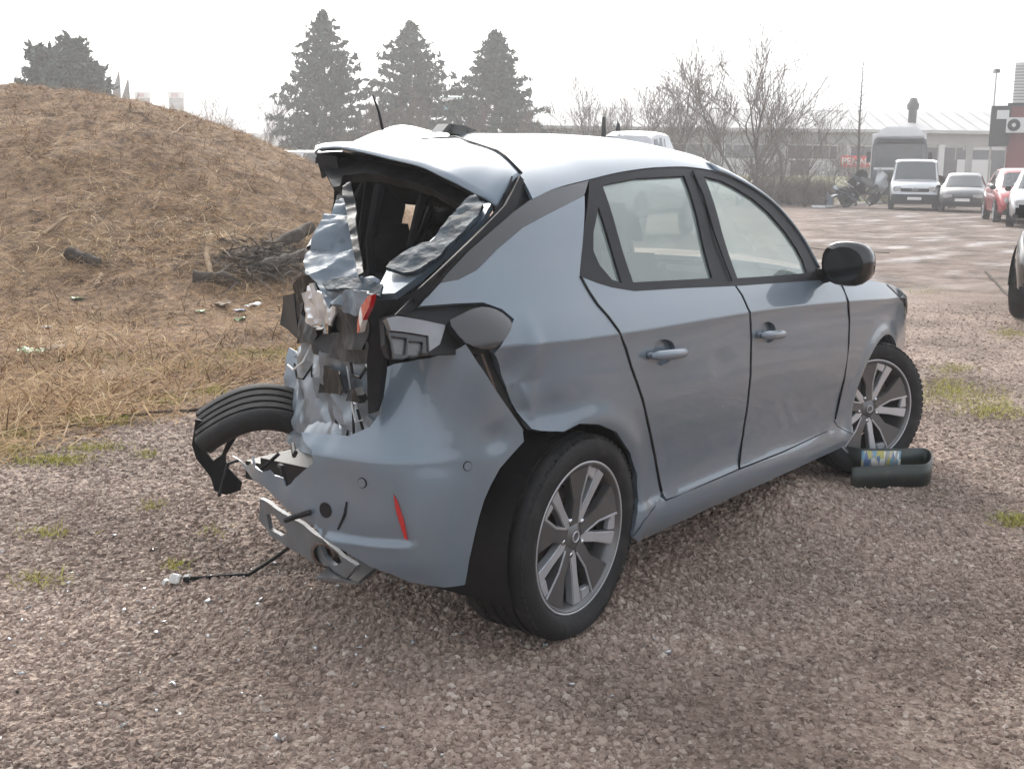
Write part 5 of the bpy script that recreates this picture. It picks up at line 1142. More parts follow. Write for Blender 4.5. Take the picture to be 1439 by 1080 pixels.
# heaps of scrap
def heap(name, label, cat, base, rz, n, size, mats, seed):
    r_ = random.Random(seed); h = empty(name, base, rz); tag(h, label, cat)
    for k in range(n):
        c = np.array([r_.gauss(0, size[0]*.30), r_.gauss(0, size[1]*.30), 0]); hgt = size[2]*max(.15, 1-abs(c[0])/size[0]*1.2)*r_.uniform(.25, .95); c[2] = hgt
        a = r_.uniform(0, 6.28); e = r_.uniform(-.9, .9); L_, W_ = r_.uniform(.4, 1.3), r_.uniform(.15, .6)
        u_ = np.array([math.cos(a)*math.cos(e), math.sin(a)*math.cos(e), math.sin(e)]); v_ = np.cross(u_, [r_.uniform(-1, 1), r_.uniform(-1, 1), 1.2]); v_ /= np.linalg.norm(v_)
        q = [c+u_*L_*.5*math.cos(t)*r_.uniform(.7, 1.15)+v_*W_*.5*math.sin(t)*r_.uniform(.7, 1.15) for t in np.linspace(0, 6.28, 8)[:-1]]
        q = [np.array([p_[0], p_[1], max(.02, p_[2])]) for p_ in q]
        if np.ptp(np.array(q)[:, 2]) < .02: continue
        cr_ = crumple('scrap_panel', q, M[mats[k % len(mats)]], h, .05, 3, .12, .015, seed+k*1.7, facet=25)
    return h
hp = heap('scrap_heap', 'heap of torn bumpers and dark car panels left of the silver van', 'scrap', ground_at(1210, 50), YAW-math.pi/2-R(16), 40, (1.9, .8, 1.55), ['black', 'grey_plastic', 'paint', 'black', 'silver_paint', 'black'], 50)
crumple('bent_bumper', [(-1.5,0,.05),(-1.42,.05,.75),(-1.30,.05,.8),(-1.28,0,.3),(-1.0,0,.12),(-1.2,0,.02)], M['black'], hp, .02, 3, .1, .1, 7)
crumple('white_bonnet', [(.45,-.3,.7),(.75,-.3,1.6),(1.05,-.2,1.35),(1.1,-.1,.9),(.8,-.2,.5)], M['silver_paint'], hp, .08, 3, .1, .02, 8)
heap('scrap_heap', 'dark tangle of scrap between the silver van and the black hatchback', 'scrap', ground_at(1330, 52), YAW-math.pi/2, 18, (.8, .5, 1.5), ['black', 'grey_plastic', 'black_paint', 'steel'], 80)
a_, b_ = hit(1150, 293), hit(1238, 286)
lp = MB()
d1 = Vector(b_-a_); d1.z = 0
for k in range(1):
    lp.box((0, 0, .06), (d1.length, .55, .10))
o = lp.obj('long_panel', M['white_paint'], None, bevel=.02, loc=((a_[0]+b_[0])/2, (a_[1]+b_[1])/2, float(h_land((a_[0]+b_[0])/2, (a_[1]+b_[1])/2))), rot=(0, 0, math.atan2(d1.y, d1.x)))
tag(o, 'long white panel lying flat on the ground before the scrap heap', 'panel')

# low hall with pale roof
DB = 84.0
def bld(px, py, d=DB): p_ = world(px, py, d); return p_
p0 = world(740, 240, DB); hall = empty('hall_building', (p0[0], p0[1], 0), YAW-math.pi/2); tag(hall, 'long low white hall with pale sheet roof behind the bare trees', 'building')
LB = (1402-740)/FPX*DB*1.02; zE = float(bld(1100, 184)[2]); zR = float(bld(1100, 156)[2])+.35
MB().box((LB/2, 5, zE/2), (LB, 10, zE)).obj('wall', M['white_wall'], hall)
MB().prism([(-.7, zE-.05), (-.7, zE+.15), (5, zR), (10.7, zE+.15), (10.7, zE-.05)], 'x', -.6, LB+.6).obj('roof', M['roof_sheet'], hall)
for k in range(34):
    x = -.4+k*(LB+.8)/33; MB().add([(x-.04, -.72, zE+.17), (x+.04, -.72, zE+.17), (x+.04, 5, zR+.02), (x-.04, 5, zR+.02), (x-.04, -.72, zE+.19), (x+.04, -.72, zE+.19), (x+.04, 5, zR+.04), (x-.04, 5, zR+.04)], [(0,1,2,3),(7,6,5,4),(0,4,5,1),(1,5,6,2),(2,6,7,3),(3,7,4,0)]).obj('roof_seam', M['roof_sheet'], hall)
MB().box((LB/2, -.06, zE-.5), (LB, .12, .7)).obj('fascia', M['grey_wall'], hall)
x = .6
k = 0
while x < LB-6.2:
    MB().box((x+1.7, -.03, zE-1.40), (3.3, .08, .85)).obj('window', M['dark_glass'], hall)
    for q in (.55, 1.7, 2.85): MB().box((x+q, -.09, zE-1.40), (.07, .06, .85)).obj('mullion', M['grey_wall'], hall)
    if k % 3 == 1: MB().box((x+.9, -.03, 1.1), (1.3, .06, 2.2)).obj('door', M['dark_glass'], hall)
    MB().box((x+3.75, -.10, zE/2-.4), (.45, .2, zE-.8)).obj('pillar', M['grey_wall'], hall); x += 4.3; k += 1
xe = LB*(1345-740)/(1402-740)
MB().box((xe, -.05, 1.55), (4.1, .10, 3.0)).obj('gate_recess', M['dark_glass'], hall)
MB().box((xe, -.12, 1.25), (2.3, .08, 2.3)).obj('roller_door', M['white_wall'], hall)
for s_ in (-1, 1): MB().box((xe+s_*2.3, -.14, zE/2-.4), (.4, .28, zE-.8)).obj('pillar', M['white_wall'], hall)
xc = LB*(1268-740)/(1402-740)
ch = MB().lathe([(.28, 0), (.28, 1.55), (.38, 1.6), (.42, 1.95), (.30, 2.1), (.24, 2.35), (.0, 2.4)], 16).obj('chimney', M['grey_plastic'], hall, True, loc=(xc, 1.5, zE), rot=(R(90), 0, 0))
# shop sign on the wall
p1 = world(1204.5, 227, DB-.45); sg = empty('shop_sign', (p1[0], p1[1], p1[2]), YAW-math.pi/2); tag(sg, 'red shop sign with white letters on the hall wall', 'sign')
MB().box((0, 0, 0), (2.15, .10, .76)).obj('board', M['shop_red'], sg)
def text(body, size, mat, parent, loc, rot, bold=.02):
    cu = bpy.data.curves.new('lettering', 'FONT'); cu.body = body; cu.size = size; cu.align_x = 'CENTER'; cu.align_y = 'CENTER'; cu.extrude = .008; cu.offset = bold
    t_ = bpy.data.objects.new('tmp', cu); COL.objects.link(t_); dg = bpy.context.evaluated_depsgraph_get()
    me = bpy.data.meshes.new_from_object(t_.evaluated_get(dg)); bpy.data.objects.remove(t_)
    me.materials.clear(); me.materials.append(mat); o = bpy.data.objects.new('lettering', me); COL.objects.link(o); o.parent = parent; o.location = loc; o.rotation_euler = rot; return o
text('PENNY', .66, M['shop_white'], sg, (0, -.062, -.02), (R(90), 0, 0), .015)

# red building at the right
p2 = world(1400, 240, 60); rb = empty('red_building', (p2[0], p2[1], 0), YAW-math.pi/2-R(22)); tag(rb, 'dark red clad building with white upper storey at the right edge', 'building')
z1 = float(world(1410, 149, 60)[2]); z2 = float(world(1420, 92, 60)[2])
MB().box((6.4, 4, z1/2), (12, 8, z1)).obj('wall', M['red_wall'], rb)
MB().box((6.4, 3.98, z1+.06), (12.2, 8.2, .14)).obj('roof_edge', M['grey_plastic'], rb)
up = MB().box((7.0, 3.95, (z1+z2)/2+.14), (13, 7.7, z2-z1-.02)).obj('upper_wall', M['white_wall'], rb)
for k in range(12): MB().box((7.0, .085, z1+.30+k*(z2-z1-.2)/12), (13.02, .03, .045)).obj('cladding_rib', M['grey_wall'], rb)
bx_ = MB().box((.02, .6, z1-.95), (.9, 1.6, 1.9)).obj('plant_box', M['grey_plastic'], rb)
MB().box((.12, -.24, z1-.42), (.55, .06, .42)).obj('vent_panel', M['white_wall'], rb)
ac = empty('air_conditioner', world(1431, 176, 59.4), YAW-math.pi/2-R(22)); tag(ac, 'white air-conditioning unit hanging on the red wall', 'air conditioner')
MB().box((0, 0, 0), (1.05, .36, .72)).obj('casing', M['white_wall'], ac, bevel=.02)
MB().lathe([(.10, -.19), (.12, -.20), (.27, -.20), (.29, -.19)], 24).obj('fan_grille', M['grey_plastic'], ac, True, loc=(-.18, 0, 0))
for k in range(6): MB().box((-.18+.18*math.cos(k*1.047), -.205, .18*math.sin(k*1.047)), (.17, .01, .04), 0, Matrix.Rotation(-k*1.047, 3, 'Y')).obj('fan_blade', M['black'], ac)
for s_ in (-.35, .35): MB().box((s_, .05, -.42), (.05, .40, .12)).obj('bracket', M['steel'], ac)
# street lamp, silos, flags, teal sign
def pole_to(px, pyt, d, r0, r1, base=None):
    t_ = world(px, pyt, d); b_ = (float(t_[0]), float(t_[1]), 0.0); return b_, float(t_[2])
b_, zt = pole_to(1401, 101, 72, .06, .04); sl_ = empty('street_lamp', b_); tag(sl_, 'thin street lamp rising left of the white upper storey', 'street lamp')
MB().tube([(0, 0, 0), (0, 0, zt)], [.07, .04], 8).obj('post', M['grey_wall'], sl_); MB().box((0, 0, zt+.05), (.45, .3, .22), YAW, taper=.7).obj('lamp_head', M['grey_plastic'], sl_)
for (px, pyt, wpx, lab) in ((201, 129, 17, 'left of two faint pale towers beyond the mound'), (248, 129, 18, 'right of two faint pale towers beyond the mound')):
    b_, zt = pole_to(px, pyt, 170, 1, 1); tw = empty('tower', b_, YAW); tag(tw, lab, 'tower', 'pale towers beyond the mound'); hw = wpx/FPX*170
    MB().box((0, 0, zt/2-.3), (hw*.9, hw*.9, zt-.6)).obj('shaft', M['grey_wall'], tw); MB().box((0, 0, zt-.45), (hw, hw, .9)).obj('top', M['white_wall'], tw); MB().box((-hw*.5-.05, 0, zt-.5), (.08, hw*.5, .5)).obj('red_mark', M['paper_red'], tw)
for (px, pyt, h_, lab) in ((168, 97, 3.6, 'taller pale feather flag above the mound'), (181, 107, 3.2, 'shorter pale feather flag above the mound')):
    b_, zt = pole_to(px, pyt, 70, 1, 1); fl_ = empty('flag', b_, YAW-math.pi/2); tag(fl_, lab, 'flag', 'feather flags above the mound')
    MB().tube([(0, 0, 0), (0, 0, zt-1), (-.02, 0, zt)], [.05, .035, .02], 6).obj('mast', M['grey_wall'], fl_)
    MB().prism([(0, zt), (-.12, zt-.35), (-.40, zt-1.1), (-.46, zt-1.6), (-.42, zt-h_), (0, zt-h_)], 'y', -.01, .01).obj('cloth', M['grey_wall'], fl_)
b_, zt = pole_to(641, 137, 105, 1, 1); ts = empty('price_sign', b_, YAW-math.pi/2); tag(ts, 'flat teal sign board on a white post between two conifers', 'sign')
MB().box((0, 0, zt-.75), (3.0, .5, 1.5)).obj('board', M['teal'], ts); MB().box((0, 0, zt-.25), (3.02, .52, .35)).obj('board_top', M['white_wall'], ts); MB().box((0, .0, (zt-1.5)/2), (.5, .4, zt-1.5)).obj('post', M['white_wall'], ts)
# far wooded ridge and the turf bank before the hall
rl = np.linspace(-190, 260, 150); rid = []
for dd, k in ((235, 0), (255, 1), (300, 1.1), (340, 0)):
    for l_ in rl: rid.append((*xy(l_, dd), -1.5 + k*(9.0 + 3.5*float(fbm(l_*.02, 1.0, 2.0)) + 1.4*float(fbm(l_*.3, 3.0, 1.0)) - .018*abs(l_+60)*.4)))
nr = len(rl)
o = mobj('hills', rid, [(i*nr+j, i*nr+j+1, (i+1)*nr+j+1, (i+1)*nr+j) for i in range(3) for j in range(nr-1)], M['far'], None, True); tag(o, 'low wooded ridge fading in the haze', 'hills', kind='structure')
bl, bd = np.meshgrid(np.linspace(-2, 27, 90), np.linspace(57, 82.5, 40), indexing='ij'); bx, by = xy(bl, bd)
bzz = 1.25*smooth(58, 72, bd)*smooth(-1, 4, bl)*smooth(26.5, 22.5, bl) + .08*fbm(bl, bd, 3.0) - .08
o = grid_mesh('turf_bank', bx, by, bzz, M['bank']); tag(o, 'low turf bank before the long hall', 'bank', kind='structure')

ra = np.linspace(R(75), R(300), 260); ring = []  # unseen rise added behind the camera so the car paint has something dark to mirror
for q, hh in ((62, 0), (64, .8), (66, 1.0), (80, 0)):
    for a in ra:
        z = -1.0+hh*(3.2+2.6*abs(float(vnoise(a*9, 2.0, 1.0)))+2.2*float(fbm(a*40, 1.0, 3.0))*(1 if q < 80 else 0)); ring.append((CAM[0]+q*math.cos(a+YAW), CAM[1]+q*math.sin(a+YAW), z))
na = len(ra); o = mobj('hills', ring, [(i*na+j, i*na+j+1, (i+1)*na+j+1, (i+1)*na+j) for i in range(3) for j in range(na-1)], M['far'], None, True); tag(o, 'unseen dark wooded rise added behind the photographer for its reflection in the paint', 'hills', kind='structure')
# ------------------------------------------------------------------ trees
def bare_tree_mesh(seed, H, levels=6, spread=.55, multi=1, droop=0.0, rad=.012):
    r_ = random.Random(seed); segs = []
    def grow(p, d, L, r, lev):
        n = 3 if lev < 3 else 2; pts = [p]; q = p; dd = d
        for i in range(n):
            dd = (dd + Vector((r_.gauss(0, .13), r_.gauss(0, .13), r_.gauss(.05-droop, .08)))).normalized(); q = q + dd*L/n; pts.append(q)
        segs.append((pts, r, r*.62, lev))
        if lev >= levels: return
        for k in range(r_.choice([1, 2, 2]) if lev > 1 else r_.choice([2, 3]) if lev == 1 else r_.choice([3, 4])):
            i = r_.choice(range(1, len(pts))) if lev > 0 else r_.choice([1, 2, 3]); b = pts[i]
            az = r_.uniform(0, 6.28); s = dd.orthogonal().normalized(); s.rotate(Matrix.Rotation(az, 3, dd))
            nd = (dd*(1-spread*.5) + s*spread*r_.uniform(.6, 1.2) + Vector((0, 0, .12))).normalized()
            grow(b, nd, L*r_.uniform(.58, .82), r*.58*r_.uniform(.8, 1.0), lev+1)
        grow(pts[-1], (dd+Vector((r_.gauss(0, .2), r_.gauss(0, .2), .05))).normalized(), L*.75, r*.6, lev+1)
    for m_ in range(multi):
        d = Vector((r_.gauss(0, .14 if multi == 1 else .32), r_.gauss(0, .14 if multi == 1 else .32), 1)).normalized()
        grow(Vector((r_.gauss(0, .03*(multi > 1)*H*.3), r_.gauss(0, .03*(multi > 1)*H*.3), -.05)), d, H*.28, H*rad, 0)
    zmax = max(p.z for s in segs for p in s[0]); k = H/zmax
    big, small = MB(), []
    for pts, r0, r1, lev in segs:
        pp = [p*k for p in pts]; rr = [max(.010, r0+(r1-r0)*i/(len(pp)-1)) for i in range(len(pp))]
        if lev < 2: big.tube(pp, rr, 6, False)
        else: small.append((pp, rr))
    return big, small
def twigs_mesh(small, seed):
    V, F, T = [], [], []; r_ = random.Random(seed)
    for pp, rr in small:
        b = MB().tube(pp, rr, 3, False); o = len(V); V += b.v; F += [tuple(o+i for i in q) for q in b.f]; T += [r_.random()]*len(b.v)
    return V, F, T
PROT = []
for seed, levels, spread, multi in ((1, 6, .55, 1), (2, 5, .46, 3), (3, 6, .62, 1), (4, 5, .52, 2), (5, 4, .7, 5)):
    big, small = bare_tree_mesh(seed, 8.0, levels, spread, multi, rad=.015 if multi == 1 else .011)
    V, F, T = twigs_mesh(small, seed)
    t_ = empty('bare_tree'); tr = big.obj('trunk', M['bark'], t_, True, fix=False); cr = fast_mesh('crown', V, F, M['twig'], t_, col=T); PROT.append(t_)
used = set()
def place_tree(k, px, pyt, d, label, name='bare_tree', cat='tree', group='bare trees round the yard', wide=1.0, rz=None, zb=0.0):
    t_ = world(px, pyt, d); H = float(t_[2])-zb
    o = PROT[k] if k not in used else copy_tree(PROT[k]); used.add(k); o.name = name
    o.location = (float(t_[0]), float(t_[1]), zb); s = H/8.0; o.scale = (s*wide, s*wide, s); o.rotation_euler = (0, 0, rz if rz is not None else (px*.37) % 6.28); tag(o, label, cat, group); return o
TL = [(2, 372, 104, 85, 'bare tree standing right of the mound, left of the conifers'), (0, 296, 122, 105, 'faint bare tree above the falling end of the mound'),
      (3, 522, 128, 62, 'brown bare tree between the tallest and the middle conifer'), (1, 612, 120, 64, 'brown bare tree before the middle conifer'), (3, 742, 140, 66, 'bare tree right beside the rightmost conifer'),
      (0, 828, 96, 72, 'leftmost bare tree above the wrecked car roof'), (3, 870, 122, 70, 'many-stemmed bare tree above the pick-up cab'), (2, 916, 76, 66, 'bare tree with a leaning trunk right of the pick-up cab'),
      (0, 968, 56, 60, 'bare tree with one straight trunk before the hall'), (3, 1012, 100, 62, 'low many-stemmed bare tree left of the tallest one'), (1, 1072, 26, 54, 'tallest many-stemmed bare tree before the hall'),
      (2, 1108, 80, 56, 'bare tree just right of the tallest one'), (3, 1142, 150, 60, 'small bare tree before the hall door'), (0, 1176, 196, 56, 'young bare tree left of the red shop sign')]
for k, px, pyt, d, lab in TL: place_tree(k, px, pyt, d, lab, wide=1.0 if k != 1 else 1.15)
for i, (px, pyt, d, lab) in enumerate([(1040, 195, 52, 'bare shrub left of the tallest bare tree'), (1095, 205, 51, 'bare shrub at the foot of the tallest bare tree'), (1135, 222, 50, 'low bare shrub right of the tallest bare tree'), (1165, 240, 50, 'lowest bare shrub behind the scrap heap'), (1190, 214, 62, 'thin bare shrub before the shop sign'), (560, 170, 55, 'bare shrub before the middle conifer'), (670, 176, 58, 'bare shrub before the rightmost conifer'), (480, 176, 56, 'bare shrub at the foot of the tallest conifer')]):
    place_tree(4, px, pyt, d, lab, 'bare_shrub', 'shrub', 'bare shrubs', wide=1.5)
rs = np.random.RandomState(21); hl_ = np.concatenate([rs.uniform(10.2, 13.6, 9000)]); hdd = 52.5+rs.randn(9000)*.35
hX, hY = xy(hl_, hdd); hP = np.stack([hX, hY, np.zeros(9000)+rs.rand(9000)*.5], 1)
hedge = blades('hedge', hP, (.3, 1.0), (.012, .03), (1.05, .35), np.full(9000, .5), M['twig'], 22, bend=.3, seg=2)
tag(hedge, 'low brown leafless hedge before the hall, left of the scrap heap', 'hedge')
# sapling: one straight thin stem
b_, zt = pole_to(1214, 84, 53, 1, 1); sp = empty('sapling', b_); tag(sp, 'tall thin bare sapling rising before the red shop sign', 'tree')
MB().tube([(0, 0, -.05), (.05, -.03, zt*.3), (.02, .02, zt*.6), (0, 0, zt)], [.10, .075, .045, .012], 6).obj('trunk', M['bark'], sp)
r_ = random.Random(9); tw_ = MB()
for k in range(34):
    z = zt*(.28+.7*k/34); a = k*2.4; L_ = (1-.8*k/34)*1.25*r_.uniform(.4, 1)
    tw_.tube([(0, 0, z), (math.cos(a)*L_*.5, math.sin(a)*L_*.5, z+L_*.35), (math.cos(a)*L_*.8, math.sin(a)*L_*.8, z+L_*.95)], [.02, .012, .005], 3, False)
tw_.obj('crown', M['bark'], sp, fix=False)
def conifer(px, pyt, d, width_px, label, seed, shape='spruce', name='conifer'):
    t_ = world(px, pyt, d); H = float(t_[2]); Rm = width_px/2/FPX*d; rs_ = np.random.RandomState(seed)
    o = empty(name, (float(t_[0]), float(t_[1]), 0)); tag(o, label, 'tree')
    MB().tube([(0, 0, -.1), (.05, 0, H*.4), (0, .03, H*.75), (0, 0, H*.99)], [H*.017, H*.012, H*.007, .02], 8).obj('trunk', M['bark'], o)
    C_, S_ = [], []; br_ = MB(); nb = 165 if shape == 'spruce' else 150
    for k in range(nb):
        h = .10+.90*((k+rs_.rand())/nb)
        if shape == 'spruce': L_ = Rm*min(1.15, ((1-h)*1.75)**.75)*(.72+.48*rs_.rand()); el = .10+.40*h-.2*rs_.rand()
        else: L_ = Rm*math.sqrt(max(.02, 1-((h-.55)/.50)**2))*(.6+.5*rs_.rand()); el = .3*rs_.rand()+.5*(h-.4)
        a = k*2.39996+rs_.rand()*.5; dr = np.array([math.cos(a)*math.cos(el), math.sin(a)*math.cos(el), math.sin(el)]); p0 = np.array([0, 0, H*h*.98])
        br_.tube([p0, p0+dr*L_*.6-np.array([0, 0, .03*L_]), p0+dr*L_-np.array([0, 0, .06*L_])], [.03, .018, .006], 3, False)
        m_ = max(3, int(L_/.17))
        for q in range(m_):
            t = .22+.8*(q+rs_.rand())/m_; c = p0+dr*L_*t+rs_.randn(3)*np.array([.10, .10, .06])*(.4+L_*.25)-np.array([0, 0, .06*L_*t*t])
            C_.append(c); S_.append(.17+.15*rs_.rand())
    br_.obj('branch', M['bark'], o, fix=False)['kind'] = 'stuff'
    C_ = np.array(C_); S_ = np.array(S_); k = 5; C5 = np.repeat(C_, k, 0)+rs_.randn(len(C_)*k, 3)*.07; n = len(C5); S5 = np.repeat(S_, k)
    a = rs_.randn(n, 3); a /= np.linalg.norm(a, axis=1)[:, None]; b = np.cross(a, rs_.randn(n, 3)); b /= np.linalg.norm(b, axis=1)[:, None]
    V = np.stack([C5-a*S5[:, None], C5+b*S5[:, None]*.34, C5+a*S5[:, None], C5-b*S5[:, None]*.34], 1).reshape(-1, 3)
    fast_mesh('crown', V, np.arange(n*4).reshape(n, 4), M['needles'], o, col=np.repeat(np.clip(np.repeat(rs_.rand(len(C_)), k)*.7+rs_.rand(n)*.3, 0, 1), 4)); return o
conifer(455, 13, 74, 132, 'tallest conifer, first right of the mound', 1)
conifer(577, 27, 78, 148, 'middle one of the three tall conifers', 2)
conifer(697, 41, 76, 136, 'rightmost and shortest of the three tall conifers', 3)
conifer(62, 68, 58, 92, 'round-topped pine behind the left end of the mound', 4, 'pine', 'pine_tree')
conifer(100, 56, 60, 88, 'taller pine of the group behind the mound', 5, 'pine', 'pine_tree')
conifer(132, 92, 62, 62, 'lowest pine at the right of the group behind the mound', 6, 'pine', 'pine_tree')
# ------------------------------------------------------------------ litter on the ground
def lie(px, py): p = hit(px, py); return Vector((p[0], p[1], float(h_land(p[0], p[1]))))
def log_between(a, b, r0, r1, name, label, cat, mat, lift=.0, seed=1, group=None):
    a = lie(*a); b = lie(*b); r_ = random.Random(seed); pts = []
    for k in range(13):
        t = k/12; p = a.lerp(b, t) + Vector((r_.gauss(0, r0*.16), r_.gauss(0, r0*.16), r0*.45+lift*t)); p.z = max(p.z, float(h_land(p.x, p.y))+r0*.25+lift*t); pts.append(p)
    o = MB().tube([p-pts[0] for p in pts], [(r0+(r1-r0)*k/12)*r_.uniform(.82, 1.18) for k in range(13)], 12).obj(name, mat, None)
    for v in o.data.vertices: v.co += Vector((1, .7, .8))*(r0*.30*float(fbm(v.co.x*3/r0*.3, v.co.y*3/r0*.3, v.co.z*3/r0*.3+seed)))
    smooth_by_angle(o, 50); o.location = pts[0]; return tag(o, label, cat, group)
log_between((368, 386), (432, 366), .10, .08, 'log', 'thick dark log lying at the foot of the mound beside the car', 'log', M['log'], .0, 1)
log_between((378, 362), (440, 340), .07, .06, 'log', 'upper dark log leaning on the thick one', 'log', M['log'], .12, 2)
log_between((275, 398), (326, 402), .07, .05, 'branch', 'dark branch lying left of the logs', 'branch', M['log'], .0, 3)
log_between((100, 373), (140, 377), .07, .05, 'branch', 'short dark branch on the left slope', 'branch', M['log'], .0, 4)
log_between((296, 392), (291, 378), .03, .022, 'stump', 'pale broken stump sticking up before the logs', 'stump', M['pale_wood'], .16, 5)
log_between((138, 405), (143, 396), .03, .02, 'stick', 'short pale stick on the slope left of the stump', 'stick', M['pale_wood'], .05, 6)
log_between((62, 330), (94, 313), .02, .012, 'stick', 'long pale stick lying on the mound at the left', 'stick', M['pale_wood'], .0, 7)
log_between((238, 200), (262, 178), .010, .006, 'stick', 'pale stick standing out near the crest of the mound', 'stick', M['pale_wood'], .04, 8)
log_between((216, 298), (228, 286), .015, .01, 'stick', 'thin pale stick in the middle of the mound', 'stick', M['pale_wood'], .1, 9)
log_between((88, 625), (98, 604), .006, .004, 'stick', 'thin bent pale stick on the gravel at the left', 'stick', M['pale_wood'], .04, 10)
log_between((1386, 383), (1430, 432), .018, .01, 'stick', 'thin dark branch leaning at the wheel on the right edge', 'stick', M['log'], .0, 12)
def wire(pxs, r_, name, label, cat, mat):
    pts = hits([p[0] for p in pxs], [p[1] for p in pxs]); c = np.array(pts); s = np.arange(len(c)); t = np.linspace(0, len(c)-1, len(c)*6)
    q = np.stack([pchip(s, c[:, 0])(t), pchip(s, c[:, 1])(t)], 1); z = h_land(q[:, 0], q[:, 1])+r_*.8; q = np.column_stack([q, z])
    o = MB().tube([Vector(p)-Vector(q[0]) for p in q], r_, 6).obj(name, mat, None, True); o.location = q[0]; return tag(o, label, cat)
wire([(-40, 612), (0, 609), (60, 605), (130, 597), (200, 587), (280, 577), (345, 560)], .010, 'root', 'long dark root lying along the edge of the gravel', 'root', M['log'])
wire([(128, 560), (230, 556), (290, 548), (340, 538), (400, 520)], .009, 'root', 'thin root on the straw between the mound and the torn tyre', 'root', M['pale_wood'])
wire([(1090, 345), (1180, 352), (1250, 356)], .008, 'root', 'thin root on the dirt beyond the door mirror', 'root', M['log'])
M['green_plastic'] = simple('green_plastic', (.13, .36, .12), rough=.45, dirt=((.22,.16,.09), 14, .45, .7), var=.25, coat=.3)
M['paper'] = simple('dirty_paper', (.42, .34, .26), rough=.85, var=.3, dirt=((.20,.14,.08), 16, .45, .7))
M['blue_paper'] = simple('pale_blue_plastic', (.40, .44, .60), rough=.5, var=.2)
def scrap(px, py, w_, h_, mat, name, label, cat, seed):
    w_ *= .7; h_ *= .7; p = lie(px, py); r_ = random.Random(seed); a = r_.uniform(0, 3)
    q = [(p.x+w_*.5*math.cos(t)*math.cos(a)-h_*math.sin(t)*math.sin(a), p.y+w_*.5*math.cos(t)*math.sin(a)+h_*math.sin(t)*math.cos(a), p.z+.012+.03*w_*math.sin(t*2+seed)) for t in np.linspace(0, 6.28, 9)[:-1]]
    q = [(x+r_.gauss(0, w_*.07), y+r_.gauss(0, w_*.07), z) for x, y, z in q]
    o = crumple(name, q, mat, None, w_*.09, 4.5/w_, w_*.07, .003, seed, facet=22); return tag(o, label, cat)
scrap(44, 497, .26, .14, M['green_plastic'], 'plastic_bag', 'green plastic bag on the straw at the left edge', 'bag', 1)
scrap(80, 493, .24, .12, M['paper'], 'paper_scrap', 'pale paper scrap beside the green plastic bag', 'paper', 2)
scrap(338, 452, .22, .08, M['green_plastic'], 'plastic_scrap', 'green plastic scrap left of the crushed rear', 'plastic', 3)
scrap(338, 440, .14, .07, M['blue_paper'], 'plastic_scrap', 'pale blue scrap just above the green one', 'plastic', 4)
scrap(312, 434, .26, .12, M['paper'], 'paper_scrap', 'tan paper scrap left of the pale blue one', 'paper', 5)
scrap(354, 432, .24, .07, M['white_plastic'], 'paper_scrap', 'whitish paper scrap right of the pale blue one', 'paper', 6)
scrap(110, 423, .22, .08, M['green_plastic'], 'plastic_scrap', 'faded green scrap below the branch on the slope', 'plastic', 7)
scrap(283, 440, .12, .06, M['green_plastic'], 'plastic_scrap', 'small green scrap left of the tan paper', 'plastic', 8)
scrap(66, 462, .10, .07, M['white_plastic'], 'paper_scrap', 'small pale scrap above the green plastic bag', 'paper', 9)
rs = np.random.RandomState(31); bs = hits(np.clip(380+rs.randn(1500)*34, 280, 445), 372+rs.randn(1500)*13); bs[:, 2] = h_land(bs[:, 0], bs[:, 1])
brush = blades('brush_pile', bs, (.2, .8), (.008, .03), (.10, .22), np.full(1500, .25), M['twig'], 32, bend=.4, seg=3); tag(brush, 'dark tangle of brushwood over the logs beside the car', 'brush')
rs = np.random.RandomState(41); gb = np.stack([-.55+rs.randn(260)*.45, .0+rs.randn(260)*.55], 1); gzv = h_land(gb[:, 0], gb[:, 1])
V = []; 
for (x, y), z in zip(gb, gzv):
    s_ = .003+.006*rs.rand(); c = np.array([x, y, z+.010]); 
    for q in range(4): V.append(c+rs.randn(3)*s_*np.array([1, 1, .5]))
F_ = np.concatenate([np.stack([np.arange(260)*4+a, np.arange(260)*4+b, np.arange(260)*4+c], 1) for a, b, c in ((0,1,2),(0,2,3),(0,3,1),(1,3,2))])
gf = fast_mesh('glass_fragments', V, F_, M['lamp_glass']); tag(gf, 'tiny glass and lamp fragments scattered on the gravel behind the wreck', 'fragments', kind='stuff')
# cable with a white plug trailing from the bumper
cb = empty('cable', (0, 0, 0)); tag(cb, 'black cable with a broken white plug trailing from under the bumper', 'cable')
cp = [Vector(p) for p in D['cable']]
for p in cp[2:]: p.z = float(h_land(p.x, p.y))+.008
MB().tube([(-.30, .05, .27)]+cp[:-1], .0065, 7).obj('lead', M['rubber'], cb, True)
e0 = cp[-1]; MB().box((e0.x+.02, e0.y-.0, e0.z+.016), (.045, .034, .030), .7, Euler((.2, .3, .7)).to_matrix()).obj('plug', M['white_plastic'], cb, bevel=.004)
MB().box((e0.x+.055, e0.y-.015, e0.z+.012), (.035, .022, .018), .7).obj('plug_collar', M['grey_plastic'], cb, bevel=.003)
MB().box((e0.x-.012, e0.y+.012, e0.z+.012), (.022, .012, .016), .5, Euler((.5, .1, .4)).to_matrix()).obj('plug_pin', M['white_plastic'], cb)
